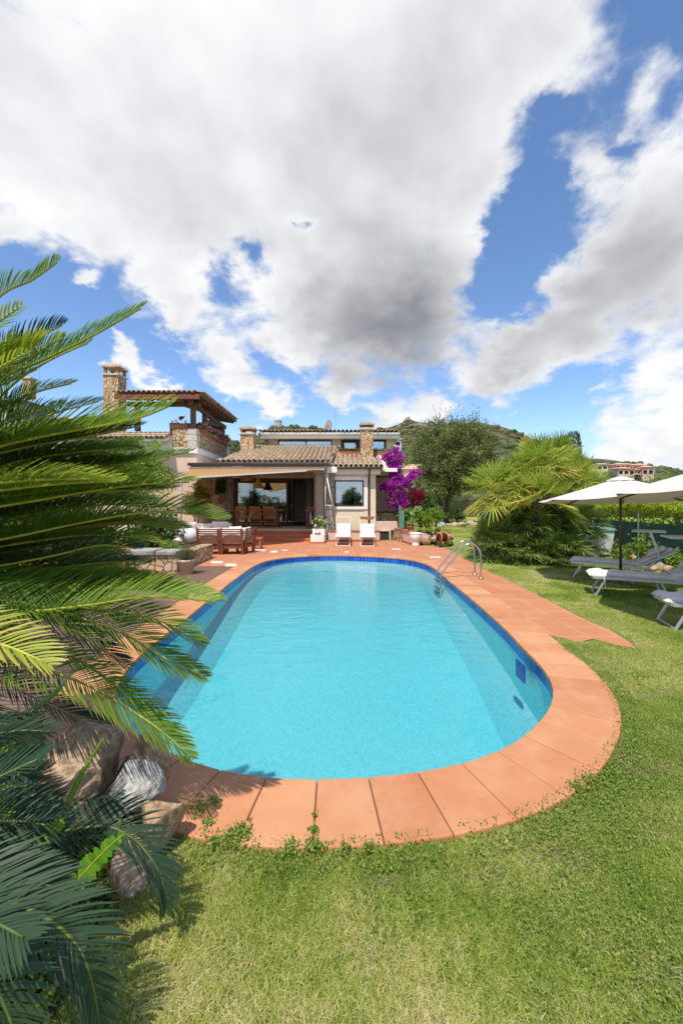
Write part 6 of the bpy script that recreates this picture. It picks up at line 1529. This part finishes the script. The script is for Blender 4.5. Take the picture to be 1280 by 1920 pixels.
px_shrub('garden_shrub', 'yellowish leafy plant above the white urn', 800, 978, 17.4, 12, 11, 'lime', 40, 18, .10, .11, group=gg, zmin=.38, asp=.35)
px_shrub('garden_shrub', 'dark shrub between the red bougainvillea and the oak', 802, 945, 24, 22, 26, 'shrubdark', 70, 24, .2, .13, group=gg)
px_shrub('garden_shrub', 'olive green shrub left of the oak trunk, farther back', 795, 925, 28, 26, 30, 'oak', 80, 24, .25, .15, group=gg)
px_shrub('garden_shrub', 'grassy green shrub right of the oak trunk', 858, 965, 32, 22, 12, 'shrubdark', 60, 22, .2, .15, group=gg)
def rosette(label, px, py, y, r, n, m='green', wd=.16, group='agave rosettes by the hose reel'):
    c = P(px, py, y); t = thing('agave', label, 'succulent', (c.x, c.y, c.z-.2), group); k = np.arange(n); a = k*2.4; el = np.interp(k/n, [0, 1], [.15, 1.35])
    d = np.stack([np.cos(a)*np.cos(el), np.sin(a)*np.cos(el), np.sin(el)], 1); R0 = r*y/FPX*np.interp(k/n, [0, 1], [1., .7])[:, None]; p = np.tile(np.array(c), (n, 1)); p[:, 2] -= .08
    wv = norm(np.cross(d, [0, 0, 1.]))*R0*wd; V, F, R = strips(p, p+d*R0*.6, p+d*R0+np.array([0, 0, -.04]), wv, rng.uniform(.5, .95, n), (.6, 1., .75, .05)); npmesh('leaves', V, F, m, t, R)
    MB().tube([(c.x, c.y, c.z-.45), (c.x, c.y, c.z-.05)], .05, 8).build('stem', 'bark', t)
rosette('large pale agave rosette beside the hose reel', 806, 994, 16.5, 17, 22); rosette('agave rosette just above the white urn', 786, 992, 16.8, 13, 20); rosette('agave rosette at the right end of the garden bed', 822, 990, 17, 13, 20)
for j, (px, py, r) in enumerate(((800,1008,13),(815,1006,9),(843,1004,8))): rock('boulder', ('brown rock edging the bed behind the urn', 'rounded rock behind the hose reel', 'rock right of the hose reel on the grass')[j], tuple(P(px, py+4, 16.4)), (r*.022*1.0, .2, r*.022*.8), 'boulder', 90+j, 'rock')
# stones edging the far lawn
for j in range(26):
    px = 800+j*7.8+rng.uniform(-3, 3); y = 30+rng.uniform(-1, 1); c = P(px, 980, y); s2 = rng.uniform(.14, .30)
    rock('edging_stone', 'pale rounded stone in the row edging the far lawn', (c.x, c.y, s2*.4), (s2*1.2, s2, s2*.85), 'boulder' if j % 3 else 'greyrock', 120+j, 'stone', 'stones edging the far lawn', 4, I2)
# hedge and green screen along the right side
hd = thing('hedge', 'long clipped yellow-green hedge behind the green screen on the right', 'hedge', (10.1, 15, 0))
n = 60000; y = 4.5+22*rng.uniform(0, 1, n)**1.2; face = rng.uniform(0, 1, n) < .45
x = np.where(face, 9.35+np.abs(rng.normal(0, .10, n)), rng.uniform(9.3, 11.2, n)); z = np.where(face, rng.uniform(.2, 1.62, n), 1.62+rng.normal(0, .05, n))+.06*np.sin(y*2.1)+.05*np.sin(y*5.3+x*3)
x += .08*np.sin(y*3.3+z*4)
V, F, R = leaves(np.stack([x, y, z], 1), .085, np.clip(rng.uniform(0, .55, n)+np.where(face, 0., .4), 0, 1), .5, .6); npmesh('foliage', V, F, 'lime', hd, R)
MB().box(9.5, 11.1, 4.4, 26.6, 0, 1.5).build('inner_growth', 'shrubcore', hd) if 'shrubcore' in M else None
fe = thing('screen_fence', 'dark green mesh screen fence behind the loungers', 'fence', (9.1, 12, 0))
M['mesh'] = mat('green_shade_net', (.012, .048, .036), .85, (.02, .07, .05), 3., .3, 120)
MB().grid(lambda a, c: (9.1+.012*math.sin(a*90)+.01*math.sin(a*37), 3+23*a, 1.14*c+.006*math.sin(a*160)*c), 260, 3).build('screen', 'mesh', fe, solid=.006)
for k, y in enumerate(np.arange(3.4, 26, 2.2)):
    MB().tube([(9.07, y, 0), (9.07, y, 1.42)], .024, 8).build('post', 'greenpaint' if 'greenpaint' in M else 'greenplastic', fe)
# small plants and stones before the screen
def sapling(label, px, y, h, n=5):
    c = G(px, HORIZON+EYE*FPX/y); t = thing('sapling', label, 'plant', tuple(c)); b = MB(); pts = []
    for k in range(n):
        a = rng.uniform(0, 6.28); top = Vector((c.x+math.cos(a)*h*.22*(k > 0), c.y+math.sin(a)*h*.22*(k > 0), h*(1 if k == 0 else rng.uniform(.5, .75)))); b.tube([c, c.lerp(top, .5)+Vector((0, 0, .03)), top], [.012, .008, .004], 5)
        for q in np.linspace(.2, 1, 26): pts.append(np.array(c.lerp(top, q))+rng.normal(0, .045+.07*(1-q), 3))
    pts = np.array(pts*3)+rng.normal(0, .03, (len(pts)*3, 3)); b.build('stem', 'bark', t); pts[:, 2] = np.maximum(pts[:, 2], .03); V, F, R = leaves(pts, .075, rng.uniform(.2, 1, len(pts)), .4, .5); npmesh('leaves', V, F, 'green', t, R)
sapling('upright leafy sapling before the green screen, right of the parasol pole', 1206, 11.2, 1.15, 8); sapling('low leafy bush left of the parasol pole, beside the bin', 1158, 11.8, .6, 7); sapling('low green plant behind the lounger backrest, right edge', 1266, 10.2, .55, 9); sapling('small leafy plant right of the white bin', 1174, 12.0, .5, 6)
for j, (px, py, r) in enumerate(((1183,1044,9),(1164,1041,6),(1222,1066,8),(1238,1064,9),(1252,1068,8),(1268,1066,8),(1213,1071,6),(1128,1052,6),(1100,1040,8),(1140,1048,5),(1245,1075,6))):
    c = G(px, py+4); rock('border_stone', 'reddish rounded stone bordering the bed before the green screen', (c.x, c.y, r*.008), (r*.0155, r*.014, r*.012), 'boulder', 160+j, 'stone', 'reddish stones before the green screen', 4, I2)
# left side: shrubs, planter wall
px_shrub('golden_shrub', 'golden leafy shrub under the awning corner', 372, 935, 16.6, 30, 36, 'golden', 120, 26, .18, .12, n=4)
px_shrub('climbing_shrub', 'light green climbing shrub on the tall house wing, behind the fronds', 250, 880, 16.5, 80, 70, 'green', 260, 30, .3, .15, n=5)
px_shrub('dark_shrub', 'dark leafy shrub behind the stone planter', 290, 1000, 12.6, 58, 46, 'shrubdark', 220, 30, .18, .12, n=5, zmin=.1)
px_shrub('dark_shrub', 'dark leafy shrub farther left behind the fronds', 140, 985, 13, 80, 60, 'shrubdark', 240, 30, .2, .13, n=5)
px_shrub('dark_shrub', 'dark low shrub at the left end of the stone planter', 175, 1050, 9.6, 66, 34, 'shrubdark', 200, 28, .14, .09, n=5, zmin=.0)
px_shrub('grassy_plant', 'low green plant spilling over the planter wall', 318, 1026, 10.6, 22, 14, 'green', 70, 24, .08, .06, n=3, zmin=.45, asp=.3)
M['slabgrey'] = mat('rough_grey_slab', (.40, .375, .34), .95, (.22, .205, .185), 8., .9, 30, vdetail=9)
sw = thing('stone_planter', 'dry-stone planter wall topped with a rough grey slab', 'planter wall', (-4.6, 10.1, 0))
MB().box(-5.35, -4.06, 9.86, 10.3, -.02, .44).box(-4.42, -4.06, 10.3, 12.6, -.02, .44).build('wall', 'fieldstone', sw, bevel=.02)
b = MB(); x = -5.35
while x < -4.1:
    w_ = min(rng.uniform(.45, .8), -4.0-x); b.box(x+.008, x+w_-.008, 9.80-rng.uniform(0, .03), 10.36, .442, .56+rng.uniform(-.015, .015)); x += w_
b.each('cap_stone', 'slabgrey', sw, bevel=.025)
MB().box(-5.35, -4.44, 10.3, 12.6, 0, .40).build('soil', 'soil', sw)
lv = thing('potted_shrub', 'wispy grey-green potted shrub at the end of the stone planter', 'potted plant', (-3.78, 9.75, 0)); MB().lathe([(.14, 0), (.19, .30), (.215, .30), (.215, .36), (.18, .36), (.16, .32), (.001, .31)], (-3.78, 9.75, 0), 20).build('pot', 'pink', lv, True)
c = np.array([-3.78, 9.75, .34]); n = 520; a = rng.uniform(0, 6.28, n); el = rng.uniform(.1, 1.4, n); d = np.stack([np.cos(a)*np.cos(el), np.sin(a)*np.cos(el), np.sin(el)], 1); L = rng.uniform(.25, .46, (n, 1))
V, F, R = strips(np.tile(c, (n, 1)), c+d*L*.6, c+d*L+np.array([0, 0, -.09]), norm(np.cross(d, [0, 0, 1.]))*.003, rng.uniform(0, .6, n)); q = c+d*L*rng.uniform(.4, 1, (n, 1)); parts = [(V, F, R), leaves(np.repeat(q, 4, 0)+rng.normal(0, .02, (n*4, 3)), .032, rng.uniform(.2, 1, n*4), .4, .4)]
V, F, R = join(parts); npmesh('foliage', V, F, 'greyleaf', lv, R)
# ------------------------------------------------------------------ neighbouring houses
def hip(b, x0, x1, y0, y1, z0, h, e=.4):
    x0, x1, y0, y1 = x0-e, x1+e, y0-e, y1+e; d = min(x1-x0, y1-y0)/2; cs = [(x0, y0, z0), (x1, y0, z0), (x1, y1, z0), (x0, y1, z0)]
    if x1-x0 >= y1-y0: r0, r1 = (x0+d, (y0+y1)/2, z0+h), (x1-d, (y0+y1)/2, z0+h); b.face(cs[0], cs[1], r1, r0); b.face(cs[2], cs[3], r0, r1); b.face(cs[1], cs[2], r1); b.face(cs[3], cs[0], r0)
    else: r0, r1 = ((x0+x1)/2, y0+d, z0+h), ((x0+x1)/2, y1-d, z0+h); b.face(cs[1], cs[2], r1, r0); b.face(cs[3], cs[0], r0, r1); b.face(cs[0], cs[1], r0); b.face(cs[2], cs[3], r1)
    b.face(cs[3], cs[2], cs[1], cs[0]); return b
M['salmonroof'] = mat('far_clay_roof', (.62, .36, .25), .9, (.52, .29, .19), .6); M['salmon'] = mat('salmon_render', (.78, .56, .40), .9, (.70, .49, .34), .2)
def villa(label, px0, px1, pyb, pyt, y, blocks, wall='stucco', roof='salmonroof'):
    c = P((px0+px1)/2, pyb, y); W = (px1-px0)/FPX*y; Hh = (pyb-pyt)/FPX*y; t = thing('distant_house', label, 'house', (c.x, c.y, c.z), 'houses beyond the garden'); w = MB(); r = MB(); d = MB()
    for (a0, a1, h0, h1, dy, win) in blocks:
        x0, x1 = c.x-W/2+W*a0, c.x-W/2+W*a1; z0, z1 = c.z+Hh*h0, c.z+Hh*h1; yy = y+dy; z0 = z0 if h0 > 0 else z0-6; dep = min(.45*W, 7); e = .25
        ws = []
        for k in range(win):
            q = x0+(x1-x0)*(k+.5)/win; hw = (x1-x0)/win*.36; zb = c.z+Hh*h0; ws.append((q-hw, q+hw, zb+(z1-zb)*.22, zb+(z1-zb)*.66)); d.box(q-hw, q+hw, yy+.42, yy+.5, ws[-1][2], ws[-1][3])
        wallbox(w, x0, x1, z0, z1, yy, yy+.4, ws); w.box(x0, x1, yy+.6, yy+dep, z0, z1); w.box(x0, x0+.3, yy+.4, yy+.6, z0, z1); w.box(x1-.3, x1, yy+.4, yy+.6, z0, z1); hip(r, x0, x1, yy, yy+dep, z1+.002, Hh*.17, .4+W*.012)
    w.build('wall', wall, t); r.build('roof', roof, t); d.build('window', 'dark', t)
villa('big salmon hilltop house with arcades, right of the palm', 1150, 1222, 893, 866, 190, [(0, .42, .0, .50, -3, 3), (.06, .42, .50, .82, 0, 3), (.40, .80, .12, .46, 0, 4), (.42, .72, .46, .82, 3, 3), (.70, 1., .0, .62, -1, 2), (.72, .95, .62, .80, 2, 2)], 'salmon')
villa('small cream hilltop house beside the palm top', 1118, 1139, 882, 867, 150, [(0, 1., 0, .75, 0, 2)])
villa('low white house on the slope under the hilltop house', 1155, 1185, 908, 896, 120, [(0, .9, 0, .7, 0, 3)])
villa('white neighbour house half hidden behind the oak', 752, 803, 930, 866, 46, [(0, .75, 0, .52, -1.5, 2), (.15, 1., .52, .80, 1, 2)], 'white')
villa('white chimney house on the slope above the bougainvillea', 738, 752, 838, 818, 130, [(0, 1., 0, .7, 0, 1)], 'white')
villa('grey-roofed house uphill on the far left, behind the fronds', -70, 105, 800, 728, 36, [(.0, .66, 0, .66, 0, 3), (.66, 1., 0, .3, 2, 2)], 'greyrock', 'rooftile')
c = P(50, 712, 35.6); t = thing('far_chimney', 'small stone chimney on the grey-roofed house at the far left', 'chimney', tuple(c)); MB().box(c.x-.35, c.x+.35, c.y, c.y+.7, c.z-1.6, c.z+.1).build('stack', 'fieldstone_small', t); MB().box(c.x-.45, c.x+.45, c.y-.1, c.y+.8, c.z+.1, c.z+.25).build('cap', 'trim', t)
c = P(75, 712, 35.4); aerial(c.x, c.y, c.z-1.2, c.z+1.5, 'tv aerial above the grey-roofed house at the far left')

# ------------------------------------------------------------------ lawn grass
midp = [(p.x, p.y) for p in offset(inner, CW-.012)]
brp = [tuple(p[:2]) for p in brick_poly]
def onlawn(x, y): return ~inpoly(x, y, midp) & ~inpoly(x+.05*fbm(x, y, 7., 4, 61)-.02, y+.05*fbm(x, y, 7., 4, 62)+.01, dpl) & ~inpoly(x, y, bedp) & ~inpoly(x, y, brp) & ((x > -1.3) | (y > 18)) 
def grass(n, x0, x1, y0, y1, h, wd, dens):
    x = rng.uniform(x0, x1, n); y = rng.uniform(y0, y1, n)
    k = (np.abs(x) < y*.92+1.5) & onlawn(x, y) & (rng.uniform(0, 1, n) < dens(x, y)); x, y = x[k], y[k]; n = len(x)
    tone = np.clip(.50+.42*fbm(x, y, 1.9, 5, 21)+.24*fbm(x, y, 8., 3, 33)+rng.normal(0, .19, n)+.14*np.clip(x-.2, 0, 1)*np.clip(2.6-y, 0, 1), 0, 1)
    dry = rng.uniform(0, 1, n) < .05+.13*np.clip(fbm(x, y, 3.1, 4, 55)+.3, 0, 1); tone = np.where(dry, rng.uniform(.85, 1, n), tone)
    hh = h*rng.uniform(.4, 1.35, n)*(1+.25*fbm(x, y, 2.5, 3, 5)); a = rng.uniform(0, 2*PI, n); ln = np.where(dry, rng.uniform(1.3, 2.2, n), rng.uniform(.35, 1.5, n))
    d = np.stack([np.cos(a)*ln, np.sin(a)*ln, np.ones(n)], 1); p = np.stack([x, y, np.full(n, -.012)], 1)
    e = p+d*hh[:, None]; e[:, 2] = p[:, 2]+hh*np.maximum(1.05-.40*ln, .16); m_ = p+np.stack([np.cos(a)*ln*.25, np.sin(a)*ln*.25, np.full(n, .75)], 1)*hh[:, None]*.75
    b_ = rng.uniform(0, 2*PI, n); wv = np.stack([np.cos(b_), np.sin(b_), np.zeros(n)], 1)*wd*rng.uniform(.7, 1.3, (n, 1))
    return strips(p, m_, e, wv, tone, (1, .8, .06), (0, .5, 1))
bare = lambda x, y: np.clip(1.0-1.1*np.clip(fbm(x, y, 2.6, 5, 77)-.12, 0, 1)*2.4, .06, 1)
# worn, bare spots near the coping
spots = [G(*p) for p in ((1035,1595),(1060,1600),(930,1640),(1190,1440),(1250,1300),(1215,1305),(1260,1440),(1120,1480),(720,1650),(1240,1560))]
def dens1(x, y):
    d = bare(x, y)
    for s in spots: d = d*(1-.95*np.exp(-((((x-s.x)/.17)**2+((y-s.y)/.085)**2)*(1+.9*fbm(x, y, 14., 3, 6)).clip(.2, 3))))
    return d
parts = [grass(900000, -1.4, 4.8, .5, 3.6, .031, .0017, dens1), grass(380000, -1.4, 7.2, 3.6, 6.4, .032, .0026, dens1)]
V, F, R = join(parts); o = npmesh('lawn_grass', V, F, 'blade', None, R); o['kind'] = 'stuff'
parts = [grass(380000, 2., 9.4, 6.4, 13, .034, .0046, bare), grass(260000, 2, 16., 13, 34, .04, .009, bare)]
V, F, R = join(parts); o = npmesh('far_lawn_grass', V, F, 'blade', None, R); o['kind'] = 'stuff'
